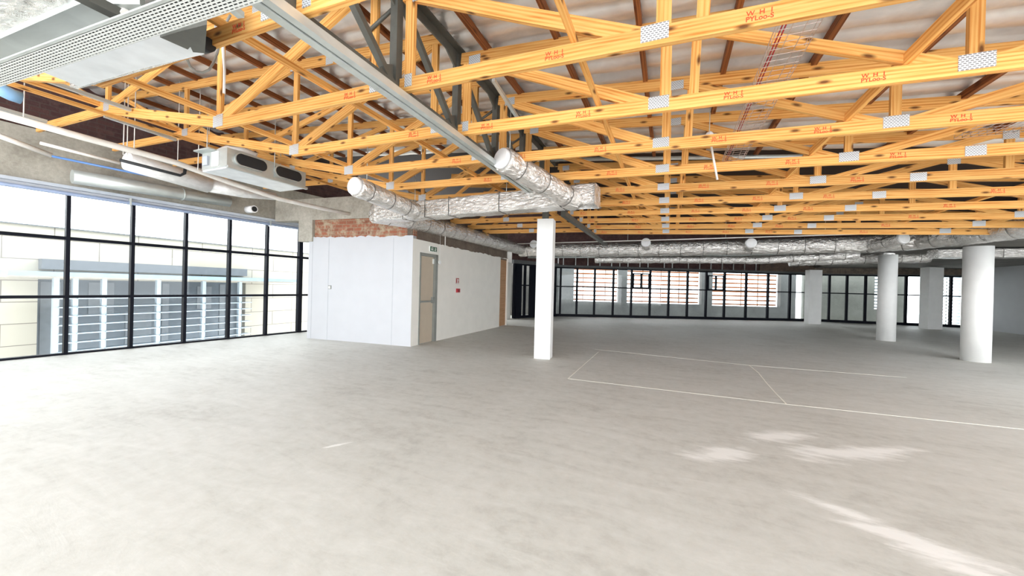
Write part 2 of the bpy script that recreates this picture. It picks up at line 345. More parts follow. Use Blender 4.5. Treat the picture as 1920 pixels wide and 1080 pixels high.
# ------------------------------------------------------------------ floor
FL = MB()
FL.prism([(-10.66, -4.2), (14, -4.2), (14, 30), (-9.3, 30), (-9.3, 7.6)], 2, -.25, 0)
floor = tag(FL.build('floor', floormat()), kind='structure')
def floorline(pts, wd):
    m = MB()
    P = [onz(*p) for p in pts]
    for a, b in zip(P[:-1], P[1:]): m.beam((a[0], a[1], .0012), (b[0], b[1], .0012), wd, .002)
    o = m.build('chalk_line', chalk); o.parent = floor; o['label'] = 'pale chalk line'
floorline([(1065, 710), (1122, 660)], .012)
floorline([(1065, 710), (1475, 758), (1700, 782), (1920, 805)], .014)
floorline([(1405, 685), (1422, 699), (1438, 719), (1455, 738), (1475, 758)], .014)
floorline([(1115, 655), (1405, 685), (1700, 708)], .008)

# ------------------------------------------------------------------ left curtain wall (rotated frame: s along, d into the room)
ang = math.atan2(.108, 1.0)
u_w = Vector((math.sin(ang), math.cos(ang), 0)); n_w = Vector((math.cos(ang), -math.sin(ang), 0)); O_w = Vector((-9.83, 2.9, 0))
MW = Matrix(((u_w[0], -n_w[0], 0, O_w[0]), (u_w[1], -n_w[1], 0, O_w[1]), (0, 0, 1, 0), (0, 0, 0, 1)))  # local x = along, y = outwards
win = thing('window_1', kind='structure'); win.matrix_world = MW
mm = [-.832 * i for i in range(1, 10)] + [0, .83, 1.66, 2.48, 3.31, 4.17, 4.55, 5.4]
def child(mb, name, mat, parent, **k):
    o = mb.build(name, mat); o.parent = parent; return o
for s0 in mm:
    wd = .05 if s0 != 4.17 else .10
    child(MB().box((s0 - wd / 2, -.03, 0), (s0 + wd / 2, .09, 2.87)), 'mullion', blackfr, win)
for z, h in ((.015, .035), (1.03, .05), (2.065, .055), (2.86, .05)):
    child(MB().box((-8, -.02, z - h / 2), (5.6, .08, z + h / 2)), 'transom', blackfr, win)
child(MB().box((-8, .03, 0), (5.6, .036, 2.86)), 'pane', glass, win)
wl = MB().box((-8.2, .0, 2.98), (6.0, .3, 3.86)); o = wl.build('trim_1', conc, matrix=MW); tag(o, kind='structure')
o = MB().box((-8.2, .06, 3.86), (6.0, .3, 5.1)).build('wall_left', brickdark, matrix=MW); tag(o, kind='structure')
o = MB().box((-8.2, -.10, 2.93), (4.75, .10, 2.985)).build('trim_2', palegrey, matrix=MW); tag(o, kind='structure')
o = MB().box((-8.2, -.02, 2.86), (5.8, .10, 2.93)).build('trim_3', white, matrix=MW); tag(o, kind='structure')
# pipe hung along the window head
t = thing('window_head_pipe', 'pale blue pipe clipped along the top of the left window wall', 'pipe')
t.matrix_world = MW
child(MB().tube([(-8, -.10, 2.84), (4.9, -.10, 2.84)], .034, 12), 'pipe', plain('pale_blue_pipe', (.42, .52, .74), .35), t)
for s0 in (-2.3, .75, 3.3):
    child(MB().box((s0 - .012, -.15, 2.79), (s0 + .012, -.06, 2.93)), 'clip', galv, t)

# outside ground and neighbour building
o = MB().box((-60, -30, -4.2), (-11.5, 60, -4)).build('ground', ground); tag(o, kind='structure')
nb = thing('neighbour_building', 'cream clad building with canopy and louvred bay window outside the left window wall', 'building', (-17, 7, -4))
def nbp(mb, name, mat): o = mb.build(name, mat); o.parent = nb; o.location = (17, -7, 4); return o
Z0, Z1 = onx(0, 419, -17)[2], 2.83
nbp(MB().box((-17.6, -14, -4), (-17, 4.45, 2.83)).box((-17.6, 10.2, -4), (-17, 26, 2.83)).box((-17.6, 4.45, 1.28), (-17, 10.2, 2.83)), 'wall', facade)
nbp(MB().box((-17.62, -14, 2.83), (-16.93, 26, 2.86)), 'coping', outgrey)
nbp(MB().box((-17, 3.5, 1.38), (-15.2, 11.3, 1.50)), 'canopy', canopym)
nbp(MB().box((-17, 3.5, 1.33), (-15.35, 11.3, 1.38)), 'canopy_soffit', plain('soffit_cream', (.36, .32, .27), .7))
nbp(MB().box((-17, 4.45, 1.58), (-16.75, 10.1, 1.88)), 'gutter_box', outgrey)
nbp(MB().box((-17.45, 4.45, -4), (-17.40, 10.2, 1.28)), 'window_glazing', plain('grey_blue_glazing', (.11, .135, .16), .3))
for y0, y1, z0, z1 in ((4.6, 5.0, -2, 1.2), (5.6, 6.2, .1, 1.2), (7.5, 7.7, -2, 1.2), (8.6, 9.1, .2, 1.1), (9.4, 9.6, -2, 1.2), (6.5, 7.2, -2, .2)):
    nbp(MB().box((-17.39, y0, z0), (-17.38, y1, z1)), 'window_panel', plain('window_panel', (.20, .22, .24), .5))
XF = -16.2
fy = [onx(px, 600, XF)[1] for px in (104, 140, 194, 296, 381, 449, 470)]
for i, y in enumerate(fy[:-1]):
    nbp(MB().box((XF - .10, y - .055, -4), (XF + .03, y + .055, 1.33)), 'post', outwhite)
for i in range(len(fy) - 1):
    for k in range(8):
        z = .72 - k * .26
        nbp(MB().box((XF - .22, fy[i] + .03, z), (XF + .10, fy[i + 1] - .03, z + .03)), 'louvre', outwhite)

# ------------------------------------------------------------------ stair core box
def seg_matrix(a, b):
    a = Vector((a[0], a[1], 0)); b = Vector((b[0], b[1], 0)); d = (b - a).normalized(); n = Vector((-d[1], d[0], 0))
    return Matrix(((d[0], n[0], 0, a[0]), (d[1], n[1], 0, a[1]), (0, 0, 1, 0), (0, 0, 0, 1))), (b - a).length
bl, bc, be = (-8.26, 6.42), (-5.32, 6.72), (-5.44, 12.25)
MF, LF = seg_matrix(bl, bc)     # local x to the right, y into the core
MS, LS = seg_matrix(bc, be)     # local x away from camera, y to -X side (into the core)
random.seed(3)
def ragged(x0, x1, zb, amp, n=60):
    return [(x0 + (x1 - x0) * i / n, zb + amp * (mnoise.noise(Vector((i * .35, zb, 0))) + .5 * mnoise.noise(Vector((i * .9, zb, 5))))) for i in range(n + 1)]
up = ragged(0, LF, 2.50, .035)
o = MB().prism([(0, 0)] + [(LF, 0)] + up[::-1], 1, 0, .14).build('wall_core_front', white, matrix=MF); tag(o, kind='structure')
for x in (.12, .62, 2.45):
    pz = 2.46
    s_ = MB().box((x - .004, -.003, 0), (x + .004, .01, pz)).build('seam', seam); s_.parent = o
o = MB().box((.15, .02, 2.40), (LF, .16, 2.93)).build('wall_core_front_brick', brickred, matrix=MF); tag(o, kind='structure'); o.name = 'wall_core_upper'
o = MB().box((-1.1, -.02, 2.93), (LF, .2, 3.46)).build('trim_4', conc, matrix=MF); tag(o, kind='structure')
o = MB().box((-.3, -.04, 2.40), (.13, .2, 2.935)).build('trim_5', conc, matrix=MF); tag(o, kind='structure')
d0, d1 = .27, 1.0   # door opening along side wall
up = ragged(d1, LS, 2.42, .03)
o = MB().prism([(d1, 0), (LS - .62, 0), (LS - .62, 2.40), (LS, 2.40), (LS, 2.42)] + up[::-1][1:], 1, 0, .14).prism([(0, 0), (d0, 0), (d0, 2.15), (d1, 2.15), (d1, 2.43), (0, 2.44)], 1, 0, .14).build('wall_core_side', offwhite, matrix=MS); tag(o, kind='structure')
o = MB().box((0, .02, 2.35), (LS, .16, 3.6)).build('wall_core_side_upper', concrete('stripped_wall', (.09, .065, .05), (.22, .17, .13), 2), matrix=MS); tag(o, kind='structure')
# exit door
d = thing('door_1', kind='structure'); d.matrix_world = MS
child(MB().box((d0, -.015, 0), (d0 + .04, .16, 2.15)).box((d1 - .10, -.015, 0), (d1, .16, 2.15)).box((d0, -.015, 2.08), (d1, .16, 2.15)), 'door_frame', framegrey, d)
lf = child(MB().box((d0 + .04, .05, .01), (d1 - .10, .09, 2.08)), 'door_leaf', doorbeige, d)
child(MB().beam((d0 + .06, .01, 1.0), (d1 - .12, .01, 1.0), .03, .04).box((d0 + .06, .0, .97), (d0 + .09, .05, 1.03)).box((d1 - .17, -.01, .95), (d1 - .12, .05, 1.10)), 'push_bar', framegrey, lf)
child(MB().box((d1 - .15, .02, 1.92), (d1 - .11, .05, 2.04)), 'door_closer', signwhite, lf)
d = thing('door_2', kind='structure'); d.matrix_world = MS
child(MB().box((LS - .62, .02, 0), (LS - .60, .14, 2.4)).box((LS - .03, -.03, 0), (LS, .16, 2.42)), 'door_frame', offwhite, d)
child(MB().box((LS - .60, .03, .01), (LS - .03, .07, 2.38)), 'door_leaf', doorwood, d)
# signs on the side wall
def side_item(name, label, cat):
    t = thing(name, label, cat); t.matrix_world = MS; return t
def sd(px, py):   # position along/height on the side wall
    p = onpl(px, py, (bc[0], bc[1], 0), (MS[0][1], MS[1][1], 0)); q = MS.inverted() @ Vector(p); return q[0], q[2]
x, z = sd(805, 466)
x1_, z1_ = sd(818, 469)
t = side_item('exit_sign', 'small green and white escape sign above the beige door', 'sign')
w_ = x1_ - x; zc = z; hz = .065
bk = child(MB().box((x, -.02, zc - hz), (x + w_, 0, zc + hz)), 'backing', signwhite, t)
child(MB().box((x + .008, -.024, zc - hz + .008), (x + w_ * .48, -.019, zc + hz - .008)).box((x + w_ * .54, -.024, zc - hz + .008), (x + w_ - .008, -.019, zc + hz - .008)), 'green_panel', greenm, bk)
ax = x + w_ * .26; child(MB().box((ax - .014, -.028, zc - .005), (ax + .014, -.023, zc + .045)).prism([(ax - .04, zc - .005), (ax + .04, zc - .005), (ax, zc - .05)][::-1], 1, -.028, -.023), 'arrow', signwhite, bk)
bx = x + w_ * .77; child(MB().sphere((bx, -.024, zc + .04), .009, 8, 6).beam((bx, -.026, zc + .03), (bx - .012, -.026, zc - .008), .006, .018, (1, 0, 0)).beam((bx - .012, -.026, zc - .008), (bx + .018, -.026, zc - .045), .006, .011, (1, 0, 0)).beam((bx - .012, -.026, zc - .008), (bx - .032, -.026, zc - .035), .006, .011, (1, 0, 0)).beam((bx, -.026, zc + .02), (bx + .03, -.026, zc + .005), .006, .009, (1, 0, 0)), 'running_figure', signwhite, bk)
x, z = sd(857.5, 527)
t = side_item('fire_sign', 'small red and white fire sign on the side wall', 'sign')
child(MB().box((x - .075, -.008, z - .075), (x + .075, 0, z + .08)), 'plate', plain('sign_red', (.35, .06, .05), .5), t)
child(MB().beam((x - .03, -.011, z + .05), (x + .04, -.011, z + .03), .004, .018, (0, 0, 1)).beam((x, -.011, z + .03), (x, -.011, z - .04), .004, .03, (1, 0, 0)).box((x - .06, -.012, z - .068), (x + .06, -.008, z - .05)), 'pictogram', signwhite, t)
x, z = sd(857.5, 544.5)
t = side_item('fire_call_point', 'red square call point below the fire sign', 'call point')
cs = child(MB().box((x - .07, -.05, z - .055), (x + .07, 0, z + .05)), 'case', redm, t); child(MB().box((x - .035, -.054, z - .028), (x + .035, -.049, z + .028)), 'button', plain('dark_red_plastic', (.22, .01, .015), .4), cs)
x, z = sd(818, 492); x0, z0 = sd(818, 474)
t = side_item('hanging_pull_switch', 'small white disc hanging on a cord in front of the grey door frame', 'switch')
child(MB().tube([(x, -.10, z + .03), (x, -.10, 2.68)], .003, 6), 'cord', signwhite, t)
child(MB().tube([(x - .0, -.115, z), (x, -.085, z)], .045, 14), 'disc', signwhite, t)
p = MF.inverted() @ Vector(onpl(618.5, 538.5, (bl[0], bl[1], 0), (MF[0][1], MF[1][1], 0)))
t = thing('wall_switch', 'small grey framed switch on the white front wall of the core', 'switch'); t.matrix_world = MF
child(MB().box((p[0] - .045, -.012, p[2] - .045), (p[0] + .045, 0, p[2] + .045)), 'frame', framegrey, t, )
child(MB().box((p[0] - .03, -.018, p[2] - .03), (p[0] + .025, -.01, p[2] + .025)), 'rocker', signwhite, t)

# ------------------------------------------------------------------ far glazing
def fl_line(x): return 593 + (x - 1050) * .0198 if x <= 1525 else 602.4 + (x - 1525) * .0424
FA, FBp, FC = onz(1046, 592.9), onz(1525, 602.4), onz(1816, 614.8)
FZ = onz(961, 597)
def glazing(n, a, b, xs, wins=(), door=False):
    Mx, Ln = seg_matrix(a, b); Mi = Mx.inverted(); t = thing('window_%d' % n, kind='structure'); t.matrix_world = Mx
    ss = []
    for x in xs:
        q = Mi @ Vector(onpl(x, 570, (a[0], a[1], 0), (Mx[0][1], Mx[1][1], 0))); ss.append(q[0])
    for s in ss: child(MB().box((s - .045, -.05, 0), (s + .045, .05, 2.42)), 'mullion', blackfr, t)
    for z, h in ((.06, .13), (1.49, .055), (2.42, .06)): child(MB().box((0, -.045, z - h / 2), (Ln, .045, z + h / 2)), 'transom', blackfr, t)
    child(MB().box((0, .0, .1), (Ln, .006, 2.4)), 'pane', glass, t)
    for (i, j) in wins:
        s0, s1 = ss[i] + .05, ss[j] - .05; m = (s0 + s1) / 2
        child(MB().box((s0, -.07, 1.50), (s0 + .06, -.0, 2.25)).box((s1 - .06, -.07, 1.50), (s1, -.0, 2.25)).box((m - .04, -.07, 1.5), (m + .04, -.0, 2.25)).box((s0, -.07, 1.47), (s1, -.0, 1.55)).box((s0, -.07, 2.19), (s1, -.0, 2.25)), 'sash', blackfr, t)
    return t, Mx, Ln
_, M1, L1 = glazing(2, FA, FBp, (1050, 1081, 1114, 1149, 1183, 1218, 1253, 1288, 1323, 1357.5, 1398, 1439, 1480), ((4, 5), (8, 9)))
_, M2, L2 = glazing(3, FBp, FC, (1554, 1587, 1622, 1698, 1738, 1782, 1812))
t, M0, L0 = glazing(4, FZ, FA, (963, 975, 983, 995, 1001, 1040))
child(MB().box((.1, -.06, 0), (.45, .06, 2.45)).box((1.0, -.06, 0), (1.5, .06, 2.45)), 'door_stile', blackfr, t)
# lintel zone above glazing
def lin(Mx, Ln, z0, z1, mat, name, y0=0, y1=.15, s0=0): o = MB().box((s0, y0, z0), (Ln, y1, z1)).build(name, mat, matrix=Mx); tag(o, kind='structure'); return o
lin(M1, L1, 2.45, 2.56, concgrey, 'trim_6'); lin(M2, L2, 2.45, 2.50, concgrey, 'trim_7'); lin(M0, L0, 2.45, 2.62, concgrey, 'trim_8')
lin(M2, L2, 2.50, 2.78, brickmat('block_band', (.22, .17, .13), (.19, .15, .12), (.12, .10, .08)), 'wall_far_band')
lin(M1, L1 - 3.0, 2.56, 3.1, brickdark, 'dark_void_backing', .1, .15); lin(M0, L0, 2.56, 3.1, brickdark, 'dark_void_backing_left', .1, .15)  # dark bands added to stand for the unlit open void and hide the sky
studs = thing('ceiling_stud_row', 'row of thin grey studs above the far glazed partition', 'metal framing'); studs.matrix_world = M1
s = .2
while s < L1 - 3.2:
    child(MB().box((s, .02, 2.56), (s + .035, .06, 3.1)), 'stud', galv, studs); s += random.choice((.42, .62, .85, .6))
lin(M1, L1, 2.56, 3.1, brickmat('block_band2', (.16, .11, .08), (.14, .10, .07), (.09, .07, .06)), 'wall_far_band_left', .0, .15, L1 - 3.0)
# corridor behind, outer wall with louvred openings
def outer(a, b, off, ops, nm):
    Mx, Ln = seg_matrix(a, b); n = Vector((Mx[0][1], Mx[1][1], 0)); p0 = Vector((a[0], a[1], 0)) + n * off; Mo = Mx.copy(); Mo[0][3] = p0[0]; Mo[1][3] = p0[1]; Mi = Mo.inverted()
    def q(x, y): v = Mi @ Vector(onpl(x, y, p0, n)); return v[0], v[2]
    R = [(q(x0, yt)[0], q(x1, yt)[0], q((x0 + x1) / 2, ys)[1], q((x0 + x1) / 2, yt)[1]) for x0, x1, yt, ys in ops]
    return Mo, Ln, R
def outerwall(Mo, s_start, s_end, R, name, mat, ztop=3.3):
    m = MB(); c = s_start
    for s0, s1, z0, z1 in R:
        m.box((c, 0, 0), (s0, .25, ztop)); m.box((s0, 0, z1), (s1, .25, ztop)); 
        if z0 > .02: m.box((s0, 0, 0), (s1, .25, z0))
        c = s1
    m.box((c, 0, 0), (s_end, .25, ztop)); o = m.build(name, mat, matrix=Mo); tag(o, kind='structure'); return o
ops = ((1077, 1162, 496, 565.5), (1177, 1317, 498, 569.5), (1337, 1465, 502, 574.5))
Mo, Lo, R = outer(FA, FBp, 1.7, ops, 'a'); outerwall(Mo, -3.0, L1 + .5, R, 'wall_outer', concgrey)
def louvres(Mo, R, label, group, step=.24, mat=slatm, nv=3):
    for i, (s0, s1, z0, z1) in enumerate(R):
        t = thing('louvre_screen', label[i], 'louvre screen', group=group); t.matrix_world = Mo
        m = MB(); z = z0 + .05
        while z < z1: m.box((s0, .32, z), (s1, .40, z + .085)); z += step
        o = child(m, 'slats', mat, t)
        m = MB()
        for k in range(1, nv + 1):
            x = s0 + (s1 - s0) * k / (nv + 1); m.box((x - .02, .46, z0), (x + .02, .5, z1))
        child(m, 'upright', greysteel, t)
louvres(Mo, R, ('orange slatted louvre screen behind the far glazing, just right of the square white column', 'orange slatted louvre screen behind the far glazing, middle opening', 'orange slatted louvre screen behind the far glazing, last opening before the square grey column'), 'louvre screens beyond the far glazing')
Mo2, Lo2, R2 = outer(FBp, FC, 1.7, ((1641, 1653, 512, 580), (1697, 1741, 512, 606), (1768, 1813, 512, 618)), 'b')
R2 = [(a, b, max(c, 0.0) if i != 1 else .02, d) for i, (a, b, c, d) in enumerate(R2)]
outerwall(Mo2, .2, L2 + 3, R2, 'wall_outer_right', concrete('outer_green_grey', (.11, .115, .10), (.18, .185, .165)))
louvres(Mo2, [R2[0], R2[2]], ('narrow pale slatted screen seen left of the nearer round column group', 'pale slatted screen between the square grey column and the nearest round column'), 'pale louvre screens at right', .17, outwhite, 1)
Mo0, Lo0, R0 = outer(FZ, FA, 1.4, ((966, 975, 503, 566), (983, 987, 508, 555)), 'c')
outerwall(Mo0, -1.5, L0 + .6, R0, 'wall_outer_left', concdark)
louvres(Mo0, [R0[0]], ('tall slatted screen seen through the dark glazed doors left of the square white column',), 'louvre screen beyond the dark doors', .12, outwhite, 1)
# slabs
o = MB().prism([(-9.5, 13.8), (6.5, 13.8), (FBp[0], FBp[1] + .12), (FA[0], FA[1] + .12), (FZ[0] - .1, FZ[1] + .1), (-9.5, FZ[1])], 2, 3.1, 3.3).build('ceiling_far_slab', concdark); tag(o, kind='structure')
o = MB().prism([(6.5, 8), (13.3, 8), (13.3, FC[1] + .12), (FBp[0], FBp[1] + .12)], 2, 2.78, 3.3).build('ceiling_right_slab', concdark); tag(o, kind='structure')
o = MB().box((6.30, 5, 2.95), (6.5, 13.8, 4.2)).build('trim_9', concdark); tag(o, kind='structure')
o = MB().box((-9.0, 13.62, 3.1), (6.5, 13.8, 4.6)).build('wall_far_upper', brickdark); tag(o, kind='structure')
o = MB().box((13.05, 10, 0), (13.3, 24.9, 3.3)).build('wall_right', white); tag(o, kind='structure')
# wall piece between wooden door and far doors
o = MB().box((-7.6, 12.4, 0), (-5.6, 12.55, 3.6)).build('wall_core_back', offwhite); tag(o, kind='structure')
p = onz(955, 597.5); o = MB().box((-7.2, 14.35, 0), (p[0] + .10, 14.75, 2.45)).build('wall_far_pier', offwhite); tag(o, kind='structure')
# ------------------------------------------------------------------ roof
def zroof(x): return 3.72 - .092 * x if x > -2.2 else 4.13 - .088 * (x + 2.1)
def roofsheet(x0, x1, y0, y1, per, amp, mat, name):
    m = MB(); nx = max(2, int((x1 - x0) / .12)); ny = int((y1 - y0) / per * 10)
    V = []
    for j in range(ny + 1):
        y = y0 + (y1 - y0) * j / ny; ph = (y / per) % 1
        for i in range(nx + 1):
            x = x0 + (x1 - x0) * i / nx
            sag = amp * (1 - abs(2 * ph - 1) ** 2.2) * (1 + .5 * mnoise.noise(Vector((x * 1.4, y * .8, 3))))
            sag += .012 * mnoise.noise(Vector((x * 2.5, y * 2.5, 1)))
            V.append((x, y, zroof(x) + .035 - sag))
    m.v = V
    for j in range(ny):
        for i in range(nx):
            a = j * (nx + 1) + i; m.f.append((a, a + nx + 1, a + nx + 2, a + 1)); m.sm.append(True)
            m.uv += [(V[q][0], V[q][1]) for q in (a, a + nx + 1, a + nx + 2, a + 1)]
    o = m.build(name, mat); tag(o, kind='structure'); return o
roofsheet(-2.15, 6.9, -3.9, 6.75, .26, .06, rooffoil, 'ceiling')
roofsheet(-10.9, -2.0, -3.9, 6.9, .26, .06, rooffoil, 'ceiling')
# metal sheeting over the foil (keeps daylight out); bare and brown beyond the lined part
for x0, x1 in ((-2.15, 6.9), (-10.9, -2.0)):
    za = zroof(x0 if x0 < -3 else -2.1); zb = zroof(x1 if x1 > 0 else -2.3)
    for y0, y1, mt_, nm in ((-4, 6.85, galv, 'ceiling_roof_sheet'), (6.85, 13.9, brownroof, 'ceiling_unlined')):
        m = MB(); m.face([(x0, y0, za + .10), (x1, y0, zb + .10), (x1, y1, zb + .10), (x0, y1, za + .10)], [(0, 0), (1, 0), (1, 1), (0, 1)])
        o = m.build(nm, mt_); so = o.modifiers.new('t', 'SOLIDIFY'); so.thickness = .03; so.offset = 1; tag(o, kind='structure')
m = MB().box((-2.2, .3, 3.9), (-2.12, 13.8, 4.25)).build('trim_10', brownroof); tag(m, kind='structure')
# purlins
def ordn(i): return ('nearest', 'second', 'third', 'fourth', 'fifth', 'sixth', 'seventh', 'eighth', 'ninth', 'tenth', 'eleventh', 'twelfth')[i]
for i in range(10):
    x = -1.75 + .73 * i
    if x > 6.2: break
    z = zroof(x) - .075
    o = MB().beam((x, .35, z), (x, 6.72, z), .045, .07).build('purlin', shadedpine)
    tag(o, 'brown roof purlin under the foil, %s to the right of the steel girder' % ordn(i).replace('nearest', 'first'), 'purlin', 'purlins right of the steel girder')
for i in range(9):
    x = -2.9 - .76 * i
    z = zroof(x) - .075
    o = MB().beam((x, .35, z), (x, 6.72, z), .045, .07).build('purlin', shadedpine)
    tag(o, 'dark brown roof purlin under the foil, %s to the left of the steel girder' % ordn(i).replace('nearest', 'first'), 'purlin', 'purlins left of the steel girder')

# ------------------------------------------------------------------ timber trusses
def bcz(x): return 2.945 - .035 * (x + .1)
def tcz(x): return 3.575 - .086 * x
TH, DP = .038, .112
def stampmesh():
    c = bpy.data.curves.new('stamp', 'FONT'); c.body = 'W  H  1\nPYLoo-S'; c.size = .038; c.space_line = .8; c.extrude = .0006; c.align_x = 'CENTER'; c.offset = .0004
    tmp = bpy.data.objects.new('tmp', c); COL.objects.link(tmp); dg = bpy.context.evaluated_depsgraph_get()
    me = bpy.data.meshes.new_from_object(tmp.evaluated_get(dg)); bpy.data.objects.remove(tmp); me.materials.clear(); me.materials.append(redink); return me
STAMP = stampmesh()
def add_stamp(t, x, z, slope, y=-TH / 2 - .0012):
    o = bpy.data.objects.new('red_stamp', STAMP); COL.objects.link(o); o.parent = t
    o.rotation_euler = (math.pi / 2, math.atan(slope) * -1, 0); o.location = (x, y, z); return o
def nplate(t, x, z, w=.15, h=.10):
    b = MB().box((-w / 2, -TH / 2 - .004, -h / 2), (w / 2, -TH / 2 + .001, h / 2)).build('nail_plate', plate); b.parent = t; b.location = (x, 0, z); return b
def web(t, a, b, w=.075):
    o = MB().beam((a[0], 0, a[1]), (b[0], 0, b[1]), TH * .9, w, (0, 1, 0) if False else (0, 0, 1) if abs(a[0] - b[0]) > .05 else (1, 0, 0)).build('web', pine); o.parent = t; return o
def right_truss():
    t = thing('roof_truss')
    o = MB().beam((-2.06, 0, bcz(-2.06)), (6.25, 0, bcz(6.25)), TH, DP).build('bottom_chord', pine); o.parent = t
    o = MB().beam((-2.04, 0, tcz(-2.04)), (6.25, 0, tcz(6.25)), TH, DP).build('top_chord', pine); o.parent = t
    for x in (-1.97, -.07, 1.75, 3.48, 5.2): web(t, (x, bcz(x)), (x, tcz(x)), .085 if x < 0 else .07)
    web(t, (-1.93, tcz(-1.93) - .02), (-.15, bcz(-.15)), .10); web(t, (.03, tcz(.03)), (1.70, bcz(1.7)), .08)
    web(t, (1.80, bcz(1.8)), (3.42, tcz(3.42)), .08); web(t, (3.54, tcz(3.5)), (5.15, bcz(5.15)), .08); web(t, (5.25, bcz(5.2)), (6.2, tcz(6.2)), .07)
    o = MB().beam((.14, .03, bcz(.14) - .03), (.16, .03, tcz(.15)), .034, .07, (1, 0, 0)).build('brace_post', pine); o.parent = t
    for x, z, w_ in ((-.12, bcz(-.12) + .02, .16), (1.75, bcz(1.75) + .02, .17), (5.2, bcz(5.2) + .02, .17), (2.72, bcz(2.72), .15), (-1.97, bcz(-1.97) + .03, .07)): nplate(t, x, z, w_, .10)
    for x in (-1.88, .02, 3.48): nplate(t, x, tcz(x) - .03, .13, .09)
    for x in (-1.72, -.75, .42, 1.25, 2.15, 3.9): add_stamp(t, x, bcz(x) + .004, -.035)
    return t
tr0 = right_truss()
YT = [1.5 + .9 * k for k in range(11)]
RT = []
for k, y in enumerate(YT):
    t = tr0 if k == 0 else copy_tree(tr0); t.location = (0, y, 0)
    tag(t, ('pine roof truss right of the steel girder, %s from the camera' % ordn(k)).replace('nearest from', 'nearest to'), 'roof truss', 'pine trusses right of the steel girder')
    RT.append(t)
def lbz(x): return 3.025 - .022 * (x + 2.1) if x > -4.5 else (3.08 + (-4.5 - x) * .228 if x > -7.0 else 3.65 + (-7 - x) * .035)
def ltz(x): return 3.99 - .086 * (x + 2.1)
def left_truss():
    t = thing('roof_truss')
    def ch(pts, nm):
        for a, b in zip(pts[:-1], pts[1:]):
            o = MB().beam((a[0], 0, a[1]), (b[0], 0, b[1]), TH, DP).build(nm, pine); o.parent = t
    ch([(-2.16, 3.025), (-4.53, 3.08)], 'bottom_chord'); ch([(-4.47, 3.085), (-7.05, 3.655)], 'bottom_chord'); ch([(-6.97, 3.65), (-9.3, 3.73)], 'bottom_chord')
    o = MB().beam((-2.16, 0, ltz(-2.16)), (-9.4, 0, ltz(-9.4)), TH, DP).build('top_chord', pine); o.parent = t
    web(t, (-2.35, 3.04), (-2.35, ltz(-2.35))); web(t, (-4.5, 3.12), (-4.5, ltz(-4.5))); web(t, (-7.0, 3.68), (-7.0, ltz(-7)), .08)
    web(t, (-4.45, 3.12), (-2.4, ltz(-2.4) - .05), .105); web(t, (-6.95, 3.69), (-4.62, ltz(-4.6) - .04), .08); web(t, (-7.08, 3.70), (-8.9, ltz(-8.9) - .04), .08)
    nplate(t, -4.5, 3.105, .17, .13); nplate(t, -7.0, 3.68, .15, .11); nplate(t, -2.33, 3.06, .09, .10); nplate(t, -4.55, ltz(-4.55) - .03, .10, .09)
    nplate(t, -3.9, ltz(-3.9) - .02, .12, .10)
    add_stamp(t, -2.6, 3.035, -.02)
    return t
tl0 = left_truss()
for k, y in enumerate((1.5, 2.4, 3.27, 4.15, 5.05, 5.95)):
    t = tl0 if k == 0 else copy_tree(tl0); t.location = (0, y, 0)
    tag(t, ('pine roof truss left of the steel girder, %s from the camera' % ordn(k)).replace('nearest from', 'nearest to'), 'roof truss', 'pine trusses left of the steel girder')
def short_truss():
    t = thing('roof_truss')
    for nm, z0, z1 in (('bottom_chord', 3.0, 3.06), ('top_chord', 3.95, 4.25)):
        o = MB().beam((-2.16, 0, z0), (-5.3, 0, z1), TH, DP).build(nm, pine); o.parent = t
    web(t, (-2.4, 3.0), (-3.7, 4.05)); web(t, (-3.7, 4.05), (-5.2, 3.08)); nplate(t, -3.7, 3.04)
    return t
ts0 = short_truss()
for k, y in enumerate((7.3, 8.2, 9.1, 10.0)):
    t = ts0 if k == 0 else copy_tree(ts0); t.location = (0, y, 0)
    tag(t, 'short pine truss between the stair core wall and the steel girder line, %s' % ordn(k), 'roof truss', 'short trusses beside the stair core')

# longitudinal runners
def runner(x, z, y0, y1, w_, h, label, nm='timber_runner', mat=pine, g='timber runners'):
    o = MB().beam((x, y0, z), (x, y1, z), w_, h).build(nm, mat); tag(o, label, 'timber runner', g)
runner(-.62, bcz(-.62) + DP / 2 + .028, .4, 10.3, .036, .05, 'thin pine runner on the truss chords, left of the punched plates by the mesh')
runner(1.42, bcz(1.42) + DP / 2 + .042, .4, 10.3, .036, .075, 'pine runner crossing the trusses at the upper right')
runner(4.2, bcz(4.2) + DP / 2 + .03, .4, 10.3, .036, .05, 'pine runner crossing the trusses at the far right')
runner(-2.82, 3.04 + DP / 2 + .03, .4, 6.2, .036, .05, 'pine runner on the left trusses beside the grey channel')
runner(-4.55, 3.10 + DP / 2 + .03, .4, 6.2, .045, .05, 'pine runner on the left trusses above the plate joints')
runner(-7.2, 3.66 + DP / 2 + .03, .4, 6.2, .045, .05, 'pine runner on the raised chords near the brick wall')
runner(-6.6, 3.46, .4, 6.2, .036, .045, 'pine runner under the sloping chords behind the fan coil unit')

